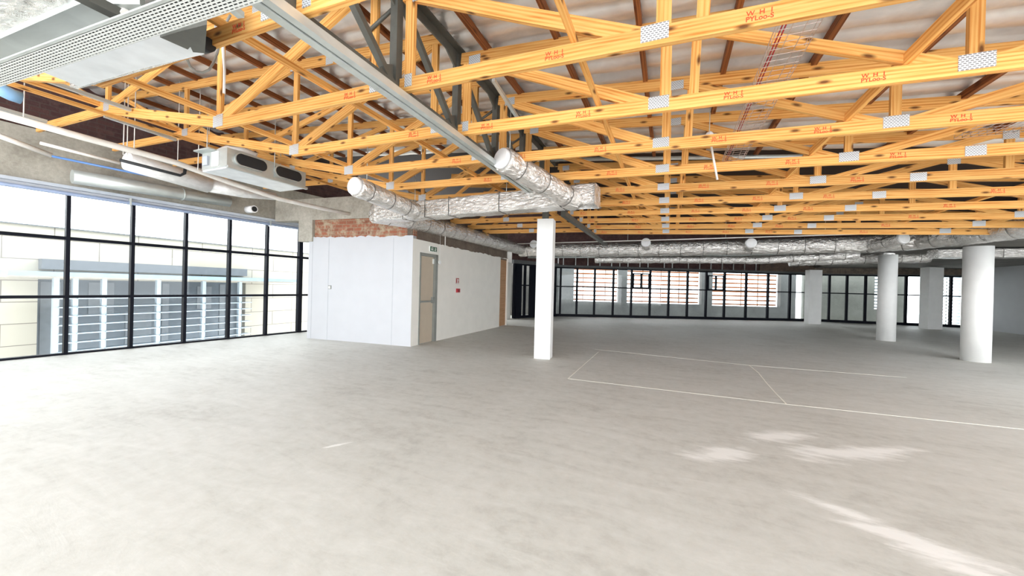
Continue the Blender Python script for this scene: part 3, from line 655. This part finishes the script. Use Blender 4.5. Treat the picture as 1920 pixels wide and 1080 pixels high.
# ------------------------------------------------------------------ steel girder
g = thing('steel_girder', 'dark grey steel lattice girder resting on the square white column', 'girder', (-2.1, 1, 2.95))
def gp(mb, nm, mat=greysteel): o = mb.build(nm, mat); o.parent = g; o.location = (2.1, -1, -2.95); return o
GX = -2.1; GT = 3.80
gp(MB().beam((GX, .4, GT), (GX, 6.9, GT), .012, .09).beam((GX + .03, .4, GT + .045), (GX + .03, 6.9, GT + .045), .09, .012), 'top_chord')
gp(MB().beam((GX, .4, 2.985), (GX, 7.0, 2.985), .08, .09), 'bottom_chord')
yp = [2.38 + .93 * k for k in range(-2, 5)]
for i, y in enumerate(yp):
    gp(MB().beam((GX, y, 2.98), (GX, y, GT), .07, .07, (0, 1, 0)), 'post')
    if i: gp(MB().beam((GX, yp[i - 1] + .02, GT - .02), (GX, y - .05, 3.02), .05, .05), 'diagonal')
    gp(MB().prism([(y - .30, GT), (y + .05, GT), (y + .05, GT - .16), (y - .02, GT - .16)], 0, GX - .008, GX + .008), 'gusset')
    gp(MB().prism([(y - .22, 3.0), (y - .14, 3.12), (y + .02, 3.2), (y + .04, 3.0)], 0, GX - .008, GX + .008), 'gusset')
    gp(MB().tube([(GX, y, GT - .12), (GX - .33, y - .02, GT - .30)], .016, 8), 'brace_rod')
gp(MB().beam((GX, 2.05, 3.80), (GX - 1.0, 2.05, 3.86), .02, .12).box((GX - .30, 2.03, 3.60), (GX - .18, 2.07, 3.86)), 'cross_arm')
chn = thing('galvanised_channel', 'pale galvanised slotted channel running under the steel girder', 'channel', (-2.02, 1, 2.9))
def gc(mb, nm, mat): o = mb.build(nm, mat); o.parent = chn; o.location = (2.02, -1, -2.9); return o
gc(MB().box((-2.085, .4, 2.865), (-2.028, 6.75, 2.93)).box((-2.018, .4, 2.872), (-1.965, 6.75, 2.93)).box((-2.03, .4, 2.885), (-2.01, 6.75, 2.93)), 'channel', galv)
m = MB(); y = .45
while y < 6.6: m.box((-2.0275, y, 2.8835), (-2.0185, y + .20, 2.8865)); y += .32
gc(m, 'slots', blackrub)
o = MB().beam((-2.0, 7.2, 2.90), (-2.0, 12.7, 2.90), .10, .10).build('steel_beam', greysteel); tag(o, 'dark grey steel beam running back from behind the square white column', 'beam')
# galvanised diagonal strut in front of the girder
a = ony(925, 150, 2.9); b = ony(975, 228, 3.6)
o = MB().beam(a, b, .03, .03).build('steel_strut', galv); tag(o, 'thin galvanised strut slanting down beside the dark girder', 'strut')

# ------------------------------------------------------------------ columns
def fix(px, py): return onz(px, py)
A = onz(1001, 672); B = onz(1031, 674.3); 
Mc, Lc = seg_matrix(A, B)
col = thing('square_column', 'square white column in the middle of the room under the steel girder', 'column', (0, 0, 0)); col.matrix_world = Mc
child(MB().box((0, 0, 0), (.315, .32, 2.755)), 'shaft', colwhite, col)
child(MB().box((.08, .08, 2.755), (.19, .24, 2.94)), 'steel_stub', greysteel, col)
def roundcol(x, y, r, h, label):
    m = MB(); m.tube([(0, 0, 0), (0, 0, h)], r, 40); o = m.build('round_column', colwhite); o.location = (x, y, 0); tag(o, label, 'column')
roundcol(6.33, 11.66, .225, 2.56, 'thick round white column, the nearest at the right edge')
roundcol(6.33, 15.36, .225, 2.70, 'round white column behind and left of the nearest round one')
def sqcol(px0, px1, py, h, label, dep):
    a = onz(px0, py); b = onz(px1, py + (px1 - px0) * .03); Mq, Lq = seg_matrix(a, b); t = MB().box((0, 0, 0), (Lq, dep, h)).build('square_column', colwhite, matrix=Mq); tag(t, label, 'column')
sqcol(1516, 1539.5, 607.5, 2.56, 'narrow square pale column in front of the far glazing, left of the round columns', .3)
sqcol(1740, 1767, 617.3, 2.72, 'square grey column between the two round columns, by the far glazing', .4)

# ------------------------------------------------------------------ ducts
def band(t, pts, r, mat=darktape, ry=None):
    o = MB().tube(pts, r, 24, cap=False, ry=ry).build('tape_band', mat); o.parent = t
def round_duct(name, label, pts, r, bands=4, cap=None, ry=None, group=None, capr=None, crinkle=.05, mat=foil):
    t = thing(name, label, 'duct', tuple(pts[0]), group=group); off = Vector(pts[0])
    P = [Vector(p) - off for p in pts]; dense = []
    for a, b in zip(P[:-1], P[1:]):
        n = max(2, int((b - a).length / .05))
        dense += [a.lerp(b, i / n) for i in range(n)]
    dense.append(P[-1])
    o = MB().tube(dense, r, 28, crinkle=crinkle, ry=ry).build('duct_body', mat); o.parent = t
    for i in range(bands):
        j = int((i + .6) / bands * (len(dense) - 2)); band(t, [dense[j], dense[j] + (dense[j + 1] - dense[j]).normalized() * .012], r * 1.05, ry=ry)
    if cap:
        d = (P[0] - P[1]).normalized(); o = MB().tube([P[0] - d * .02, P[0] + d * .05, P[0] + d * .062], [capr or r * .9, capr or r * .9, (capr or r * .9) * .9], 28).build('end_cap', capwhite); o.parent = t
    return t
def rect_duct(name, label, p0, p1, w_, z0, z1, bands, segs=None, mat=foil):
    """rectangular insulated duct between plan points"""
    t = thing(name, label, 'duct', (p0[0], p0[1], z0)); Mx, Ln = seg_matrix(p0, p1); t.matrix_world = Matrix.Translation((0, 0, z0)) @ Mx
    h = z1 - z0; n = max(2, int(Ln / .06)); m = MB(); V = []
    ring = []
    k = 8
    for sdn in range(4):
        for i in range(k):
            f = i / k
            ring.append(((-.5 + f, -.5), (.5, -.5 + f), (.5 - f, .5), (-.5, .5 - f))[sdn])
    R_ = len(ring)
    for i in range(n + 1):
        x = Ln * i / n
        for (a, b) in ring:
            q = max(abs(a), abs(b)); rr = (abs(a * 2) ** 8 + abs(b * 2) ** 8) ** (1 / 8)
            a2, b2 = a / rr, b / rr
            dn = .012 * (mnoise.noise(Vector((x * 5, a * 3, b * 3))) + .6 * mnoise.noise(Vector((x * 13, a * 7, b * 7))))
            V.append((x, a2 * (w_ + dn * 2), h / 2 + b2 * (h + dn * 2)))
    m.v = V
    for i in range(n):
        for j in range(R_):
            j2 = (j + 1) % R_; m.f.append((i * R_ + j, i * R_ + j2, (i + 1) * R_ + j2, (i + 1) * R_ + j)); m.sm.append(True)
            m.uv += [(V[i * R_ + j][0], j * .06), (V[i * R_ + j][0], (j + 1) * .06), (V[(i + 1) * R_ + j][0], (j + 1) * .06), (V[(i + 1) * R_ + j][0], j * .06)]
    m.f.append(tuple(range(R_))); m.uv += [(V[i][1], V[i][2]) for i in range(R_)]; m.sm.append(False)
    m.f.append(tuple(n * R_ + i for i in range(R_))[::-1]); m.uv += [(V[i][1], V[i][2]) for i in range(R_)]; m.sm.append(False)
    o = m.build('duct_body', mat); o.parent = t
    for f in bands:
        x = Ln * f; e = .006
        o = MB().box((x, -w_ / 2 - e, -e), (x + .012, w_ / 2 + e, 0)).box((x, -w_ / 2 - e, h), (x + .012, w_ / 2 + e, h + e)).box((x, -w_ / 2 - e, -e), (x + .012, -w_ / 2, h + e)).box((x, w_ / 2, -e), (x + .012, w_ / 2 + e, h + e)).build('tape_band', darktape); o.parent = t
    return t
NP0, NP1 = onz(700, 414, 2.62), onz(1114, 381, 2.62)
dirn = (NP1 - NP0) / np.linalg.norm(NP1 - NP0); nn = np.array([-dirn[1], dirn[0], 0]) * .19
rect_duct('foil_duct', 'wide rectangular foil wrapped duct crossing in front of the square white column', NP0 + nn, NP1 + nn, .36, 2.62, 2.93, (.17, .29, .41, .64, .88))
def pt(x, y, dep): return tuple(C0 + ray(x, y) * dep)
c1 = pt(944, 299, 4.45); e1 = pt(1078, 378, 5.45)
round_duct('foil_duct_branch', 'round foil duct branch with a white covered end, above the square white column', [c1, e1], .150, 3, True, capr=.125)
c2 = pt(668, 350, 5.3); e2 = pt(778, 396, 6.4)
round_duct('foil_duct_branch', 'round foil duct branch with a white covered end, above the white core wall', [c2, e2], .145, 3, True, capr=.125)
round_duct('foil_duct', 'long oval foil duct running back along the core side wall', [(-5.55, 5.75, 2.83), (-5.30, 6.6, 2.83), (-5.22, 9, 2.83), (-5.18, 13.0, 2.83)], .20, 14, ry=1.0)
Yd = 13.1
round_duct('foil_duct', 'long foil duct crossing the room in front of the far glazing', [(-5.3, Yd, 2.80), (-1, Yd + .1, 2.78), (3.2, Yd + .05, 2.80), (4.9, Yd - .2, 2.80), (5.7, Yd - .75, 2.82), (6.02, 11.6, 2.82), (6.08, 9.6, 2.76), (6.1, 6.5, 2.76)], .23, 26, crinkle=.09)
for (px, py), lb in (((1211, 455), 'white capped round outlet on the far duct, left one'), ((1408, 456), 'white capped round outlet on the far duct, middle one'), ((1001, 458), 'white capped round outlet on the far duct, beside the square white column')):
    q = ony(px, py, Yd - .55); round_duct('duct_outlet', lb, [tuple(q), (q[0], Yd - .05, q[2] - .08)], .15, 1, True, capr=.14)
q = ony(1692, 447, 12.0); round_duct('duct_outlet', 'white capped round outlet on the far duct, right one near the round columns', [tuple(q), tuple(ony(1640, 461, 12.6))], .14, 1, True, capr=.14)
round_duct('foil_duct', 'thinner crumpled foil duct under the slab behind the long far duct', [tuple(ony(1116, 487, 14.6)), tuple(ony(1300, 487, 14.6)), tuple(ony(1420, 488, 14.6)), tuple(ony(1610, 478, 14.6))], .125, 12, crinkle=.14)
round_duct('foil_duct', 'crumpled foil duct beside the round columns under the dark slab', [tuple(ony(1480, 490, 16)), tuple(ony(1600, 486, 16)), tuple(ony(1742, 482, 16))], .17, 8, crinkle=.14)
rect_duct('sheet_duct', 'flat grey duct under the dark slab behind the nearest round column', (6.8, 14.2), (13, 14.2), .5, 2.5, 2.74, (.2, .4, .6))
rect_duct('sheet_duct', 'long flat grey duct in front of the far glazed partition', (-1.5, 16.3), (6.2, 17.6), .6, 2.62, 2.80, (.2, .45, .7))

for t, spots in ((bpy.data.objects['foil_duct.003'], ((ony(1180, 487, 14.6)), (ony(1500, 484, 14.6)))), (bpy.data.objects['foil_duct'], (NP0 * .8 + NP1 * .2 + nn, NP0 * .35 + NP1 * .65 + nn)), (bpy.data.objects['foil_duct_branch.001'], (np.array(c2) * .85 + np.array(e2) * .15,)), (bpy.data.objects['foil_duct_branch'], (np.array(c1) * .93 + np.array(e1) * .07,))):
    for q in spots:
        o = MB().tube([(q[0], q[1], q[2] + .05), (q[0], q[1], 3.12 if q[1] > 13.8 else 3.6)], .006, 6).build('hanger_rod', galv); bpy.context.view_layer.update(); o.parent = t; o.matrix_parent_inverse = t.matrix_world.inverted()
# sprinkler pipe in front of the far duct
def pipe(name, label, pts, r, mat, cat='pipe', n=10):
    o = MB().tube(pts, r, n).build(name, mat); tag(o, label, cat); return o
sp = thing('sprinkler_pipe', 'thin pale pipe hung in front of the far duct', 'pipe'); 
o = MB().tube([tuple(onz(970, 457, 2.9)), tuple(onz(1200, 451, 2.9)), tuple(onz(1640, 438, 2.9))], .016, 8).build('pipe', pipewhite); o.parent = sp
for x in (-3.9, -1.2, 1.4, 3.6): o = MB().tube([(x, 11.7, 2.9), (x, 11.7, 3.6)], .005, 6).build('hanger_rod', galv); o.parent = sp
pipe('conduit', 'long pale conduit high between the trusses in front of the dark roof', [tuple(ony(1000, 300, 6.6)), tuple(ony(1520, 293, 6.6))], .03, galv)
pipe('conduit', 'white conduit rising over the core side wall', [(-5.25, 7.9, 2.38), (-5.25, 7.9, 2.62), (-5.1, 7.6, 2.75)], .012, pipewhite)
pipe('conduit', 'grey conduit under the slab in front of the far glazed partition', [tuple(ony(990, 483, 15.5)), tuple(ony(1300, 481, 15.5)), tuple(ony(1480, 476, 15.5))], .03, galv)

# hanging detector on a rod
hd = thing('smoke_detector', 'small white round detector hanging on a rod between the trusses', 'detector', tuple(ony(1330, 254, 4.75)))
b0 = ony(1330, 254, 4.75); b1 = ony(1345, 337, 4.9)
o = MB().sphere((0, 0, 0), .045, 16, 10).build('detector_head', capwhite); o.parent = hd
o = MB().tube([(0, 0, 0), tuple(b1 - b0)], .012, 8).build('rod', pipewhite); o.parent = hd
o = MB().tube([(0, 0, 0), (0, 0, zroof(b0[0]) - b0[2])], .004, 6).build('suspension_wire', galv); o.parent = hd

# wire mesh tray
mt = thing('wire_mesh_tray', 'wire mesh cable tray with red cables hanging between the trusses', 'cable tray', (.7, 4, 3.12))
m = MB(); zt = 3.16
x0, x1 = .62, .86; ys = [2.2 + .075 * i for i in range(48)]
for i in range(4): x = x0 + (x1 - x0) * i / 3; m.tube([(x, ys[0], zt), (x, ys[-1], zt)], .0025, 5, cap=False)
for x in (x0, x1): m.tube([(x, ys[0], zt + .05), (x, ys[-1], zt + .05)], .0025, 5, cap=False)
for y in ys: m.tube([(x0, y, zt + .05), (x0, y, zt), (x1, y, zt), (x1, y, zt + .05)], .0025, 5, cap=False)
o = m.build('wire_basket', wire); o.parent = mt; o.location = (-.7, -4, -3.12)
m = MB()
for k in range(2): m.tube([(x0 + .03 + .02 * k, 2.2, zt + .01), (x0 + .02 + .02 * k, 3.5, zt + .012), (x0 + .03 + .02 * k, 5.7, zt + .01)], .005, 6)
o = m.build('cable', redm); o.parent = mt; o.location = (-.7, -4, -3.12)
mt = thing('wire_mesh_tray', 'wire mesh cable tray crossing the trusses at the right edge', 'cable tray', (3.4, 6, 3.12))
m = MB(); A_ = ony(1790, 315, 5.3); B_ = ony(1925, 285, 4.9)
xs = [A_[0] + .06 * i for i in range(26)]
for i in range(5): m.tube([(xs[0], 5.0 + .08 * i, 3.06), (xs[-1], 5.0 + .08 * i, 3.06)], .0025, 5, cap=False)
for x in xs: m.tube([(x, 5.0, 3.11), (x, 5.0, 3.06), (x, 5.32, 3.06), (x, 5.32, 3.11)], .0025, 5, cap=False)
o = m.build('wire_basket', wire); o.parent = mt; o.location = (-3.4, -6, -3.12)

# ------------------------------------------------------------------ fan coil unit by the window
ux0, ux1, uy0, uy1, uz0, uz1 = -6.38, -5.78, 3.18, 4.40, 3.0, 3.27
u = thing('fan_coil_unit', 'grey ceiling fan coil unit with two dark oval outlets near the left window wall', 'air conditioner', (-6.08, 3.8, 3.0))
def up_(mb, nm, mat, par=u, off=(6.08, -3.8, -3.0)): o = mb.build(nm, mat); o.parent = par; o.location = off; return o
up_(MB().box((ux0, uy0, uz0 + .01), (ux1, uy1, uz1)), 'casing', galv)
up_(MB().box((ux0 - .02, uy0 + .02, uz0 - .012), (ux1 - .03, uy1 - .02, uz0 + .01)), 'bottom_panel', acpanel)
up_(MB().box((ux1 - .02, uy0, uz0 - .015), (ux1 + .03, uy1 + .02, uz0 + .02)), 'bottom_rail', galv)
def oval(x, yc, zc, a, b, x2, n=32):
    pts = []
    for i in range(n):
        t_ = 2 * math.pi * i / n; pts.append((yc + (a - b) * (1 if math.cos(t_) > 0 else -1) * (abs(math.cos(t_)) > 1e-6) + b * math.cos(t_), zc + b * math.sin(t_)))
    return MB().prism(pts, 0, x, x2)
for yc in (3.50, 4.08):
    oc = up_(oval(ux1, yc, 3.15, .235, .095, ux1 + .035), 'outlet_collar', galv); up_(oval(ux1 + .03, yc, 3.15, .22, .082, ux1 + .037), 'outlet_opening', blackrub, oc, (0, 0, 0))
up_(MB().box((ux0 + .25, uy0 - .012, uz0 + .03), (ux0 + .42, uy0, uz1 - .03)), 'label_plate', signwhite)
up_(MB().box((ux0 + .06, uy0 - .03, uz0 + .06), (ux0 + .18, uy0, uz0 + .19)), 'control_box', palegrey)
up_(MB().box((ux0 - .02, uy0 - .1, uz1 - .02), (ux0 + .35, uy0 + .02, uz1)), 'top_flange', galv)
for x, y in ((ux1 + .01, 3.85), (ux0 + .02, uy0 + .05), (ux0 + .02, uy1 - .05)):
    up_(MB().tube([(x, y, uz0), (x, y, 3.95)], .006, 6), 'hanger_rod', galv)
up_(MB().tube([(-6.3, 3.3, 3.27), (-6.15, 3.4, 3.38), (-5.95, 3.5, 3.36), (-5.85, 3.62, 3.3)], .05, 12, crinkle=.1), 'wrapped_hose', pipewhite)

# pipes at the left
X7 = -7.05
pipe('soil_pipe', 'long white pipe hung along the left side below the trusses', [tuple(onx(-40, 203, X7)), tuple(onx(150, 256, X7)), tuple(onx(330, 305, X7)), tuple(onx(430, 342, X7)), tuple(onx(520, 372, X7)), tuple(onx(600, 390, X7)), tuple(onx(690, 408, X7))], .042, pipewhite, n=14)
sd_ = thing('insulated_duct', 'white foil wrapped round duct beside the long white pipe', 'duct'); 
a = onx(238, 302, -7.4); b = onx(390, 347, -7.5); c = onx(515, 368, -7.6)
o = MB().tube([tuple(a), tuple(a * .5 + b * .5), tuple(b)], .135, 20, crinkle=.04).build('duct_body', foilmat('white_foil', (.93, .93, .92), .5, .4, 8, .35)); o.parent = sd_
o = MB().tube([tuple(b), tuple(b * .5 + c * .5 + np.array([0, 0, -.03])), tuple(c)], [.12, .10, .075], 20, crinkle=.12).build('flexible_tail', MATS['white_foil']); o.parent = sd_
for q in (a, b): o = MB().tube([(q[0], q[1], q[2]), (q[0], q[1], zroof(q[0]))], .006, 6).build('hanger_rod', pipewhite); o.parent = sd_
pipe('refrigerant_pipe', 'black insulated pipe bending up beside the white duct', [tuple(onx(225, 300, -7.15)), tuple(onx(338, 329, -7.15)), tuple(onx(346, 325, -7.15)), tuple(onx(348, 312, -7.15))], .022, blackrub)
pipe('refrigerant_pipe', 'thin blue pipe ending in a black bend on the concrete beam', [tuple(onx(98, 293, -9.1)), tuple(onx(240, 322, -8.6)), tuple(onx(376, 349, -8.2))], .018, bluepipe)
pipe('refrigerant_pipe', 'short black pipe bend at the end of the blue pipe', [tuple(onx(372, 349, -8.2)), tuple(onx(379, 347, -8.2)), tuple(onx(380, 331, -8.2))], .026, blackrub)
pipe('conduit', 'thick white trunking on the concrete beam at the left edge', [tuple(onx(-60, 232, -9.2)), tuple(onx(97, 292, -9.2))], .04, pipewhite)
pipe('conduit', 'thin white conduit above the trunking on the concrete beam', [tuple(onx(75, 268, -8.8)), tuple(onx(225, 306, -8.5))], .025, pipewhite)
pipe('conduit', 'grey conduit at the top of the brick wall on the left', [tuple(onx(-30, 195, -8.9)), tuple(onx(85, 228, -8.9))], .03, galv)
hr = thing('window_duct', 'galvanised round duct fixed to the concrete beam above the left windows', 'duct')
a = onx(135, 331, -9.55); b = onx(305, 358, -9.45); c = onx(430, 378, -9.38); e = onx(468, 390, -9.38)
hm = MB().tube([tuple(a), tuple(b), tuple(c)], .12, 20); o = hm.build('duct_body', galv); o.parent = hr
o = MB().tube([tuple(onx(340, 364, -9.43)), tuple(onx(343, 364.5, -9.43))], .13, 20).build('joint_band', galv); o.parent = hr
g2 = thing('extract_grille_pipe', 'short white pipe end with dark opening on the concrete beam', 'pipe')
q = onx(477, 392, -9.1); o = MB().tube([(q[0] - .25, q[1], q[2]), (q[0], q[1], q[2])], .085, 18).build('pipe_end', capwhite); o.parent = g2
o = MB().tube([(q[0] - .01, q[1], q[2]), (q[0] + .004, q[1], q[2])], .062, 18).build('opening', blackrub); o.parent = g2
# strut channels hung near the wall
for i, (pa, pb, X, lb) in enumerate((((66, 143), (245, 206), -6.3, 'grey strut channel hung below the brick wall, upper one'), ((0, 203), (88, 228), -8.4, 'grey strut channel hung below the brick wall, lower one at the left edge'), ((195, 217), (330, 262), -6.9, 'thin grey strut channel under the left trusses beside the hanging rods'))):
    o = MB().beam(tuple(onx(*pa, X)), tuple(onx(*pb, X)), .04, .04).build('strut_channel', galv); tag(o, lb, 'strut')
for i, (px, y0, y1, X) in enumerate(((45, 150, 222, -7.6), (232, 218, 290, -7.3), (252, 222, 290, -7.2), (334, 222, 305, -7.2), (372, 268, 318, -6.9))):
    top_ = onx(px + 2, y0, X); top_[2] = zroof(X)
    o = MB().tube([tuple(top_), tuple(onx(px - 1, y1, X))], .006, 6).build('hanger_rod', pipewhite)
    tag(o, ('thin hanger rod at the far left edge below the perforated tray', 'thin hanger rod above the white duct, left of a pair', 'thin hanger rod above the white duct, right of a pair', 'thin hanger rod left of the fan coil unit', 'thin hanger rod by the end of the fan coil unit')[i], 'rod')
pipe('hose_end', 'blue plastic sleeve at the left edge above the white pipe', [tuple(onx(-15, 160, -6)), tuple(onx(22, 178, -6)), tuple(onx(40, 184, -6))], .06, plain('light_blue_plastic', (.22, .40, .62), .4))

# ------------------------------------------------------------------ near services, top left
zt = 2.75
tr = thing('perforated_cable_tray', 'wide perforated white cable tray crossing the top left corner', 'cable tray', (-3, 1, zt))
p0, p1 = onz(-60, 182, zt), onz(492, 2, zt)
q0 = onz(0, 121, zt)
Mt, Lt = seg_matrix(p0, p1); wt = abs((Mt.inverted() @ Vector(q0))[1])
tr.matrix_world = Matrix.Translation((0, 0, zt)) @ Mt
child(MB().box((0, -wt, 0), (Lt, 0, .002)), 'tray_base', tray, tr)
child(MB().box((0, 0, 0), (Lt, .003, .03)).box((0, -wt - .003, 0), (Lt, -wt, .03)).box((0, -wt - .02, -.0), (Lt, -wt, .002)), 'tray_lip', galv, tr)
child(MB().box((.02, -wt + .012, .006), (Lt - .05, -.012, .016)), 'dark_tray_backing', blackrub, tr)  # flat black strip added over the holes to stand for the darkness above
ac = thing('ducted_air_conditioner', 'large pale ceiling air conditioner above the perforated tray, top left', 'air conditioner', (-3.7, 1.3, 2.9))
def acp(mb, nm, mat): o = mb.build(nm, mat); o.parent = ac; o.location = (3.7, -1.3, -2.9); return o
acp(MB().prism([tuple(onz(x, y, 2.9)[:2]) for x, y in ((82, 136), (150, 163), (268, 128), (383, 102), (374, 84), (296, 58))], 2, 2.9, 3.14), 'casing', acpanel)
acp(MB().prism([(-4.5, 1.36), (-3.0, 1.46), (-2.84, 1.40), (-3.0, 1.42), (-4.5, 1.32)], 2, 2.93, 3.12), 'foil_edge', foil)
acp(MB().prism([tuple(onz(x, y, 2.87)[:2]) for x, y in ((300, 70), (352, 93), (357, 88), (362, 98), (384, 100), (388, 46), (340, 58))], 2, 2.87, 3.1), 'end_bracket', greysteel)
q = onz(388, 84, 2.98); acp(MB().tube([(q[0] - .06, q[1], 2.98), (q[0] + .02, q[1], 2.98)], .045, 18), 'motor_cover', blackrub)
def plan(pxs, z): return [tuple(onz(x, y, z)[:2]) for x, y in pxs]
pl = thing('sheet_metal_plenum', 'smooth pale sheet metal plenum above the perforated tray, top left corner', 'duct', (-3, .8, 3))
o = MB().prism(plan([(-80, 148), (272, 16), (262, 8), (152, 6), (-80, 108)], 2.94), 2, 2.94, 3.14).build('casing', galv); o.parent = pl; o.location = (3, -.8, -3)
fb = thing('foil_duct', 'crumpled foil wrapped duct in the extreme top left corner', 'duct', (-2.5, .5, 3))
o = MB().prism(plan([(-80, 100), (-10, 72), (30, 48), (62, 34), (76, 40), (102, 24), (136, 12), (96, -14), (-80, -40)], 2.98), 2, 2.98, 3.2).build('duct_body', foil); o.parent = fb; o.location = (2.5, -.5, -3)
a, b = onz(110, -30, 2.90), onz(236, 34, 2.90)
o = MB().beam(tuple(a), tuple(b), .07, .05).build('steel_angle', greysteel); tag(o, 'grey steel angle closing the right end of the plenum, top left', 'steel angle')
a, b = onz(246, 28, 3.0), onz(256, -40, 3.0)
o = MB().beam(tuple(a), tuple(b), .04, .04).build('steel_angle', greysteel); tag(o, 'grey steel angle beside the cream pipe elbow, top left', 'steel angle')
pipe('drain_elbow', 'cream pipe elbow beside the plenum at the top left', [tuple(onz(212, 12, 2.95)), tuple(onz(226, 20, 2.95)), tuple(onz(238, 28, 2.9))], .028, pipewhite)
o = MB().beam(tuple(onz(408, -8, 2.80)), tuple(onz(452, 29, 2.80)), .04, .03).build('strut_channel', galv); tag(o, 'short pale strut channel crossing above the perforated tray end', 'strut')
# hanging cable loop and corrugated hose
def P3(px, py, Y): return tuple(ony(px, py, Y))
pipe('cable', 'grey cable loop hanging from the air conditioner end', [P3(342, 92, 1.5), P3(350, 108, 1.55), P3(356, 124, 1.6), P3(368, 134, 1.65), P3(380, 136, 1.7), P3(392, 131, 1.7), P3(400, 118, 1.75), P3(408, 98, 1.8), P3(414, 72, 1.8), P3(420, 50, 1.8), P3(432, 28, 1.8)], .009, plain('grey_cable', (.33, .33, .31), .5), 'cable')
pipe('corrugated_hose', 'white corrugated hose hanging down beside a truss post', [P3(408, 50, 2.36), P3(417, 56, 2.36), P3(418, 90, 2.36), P3(421, 130, 2.36), P3(420, 175, 2.36)], .013, capwhite, 'hose')
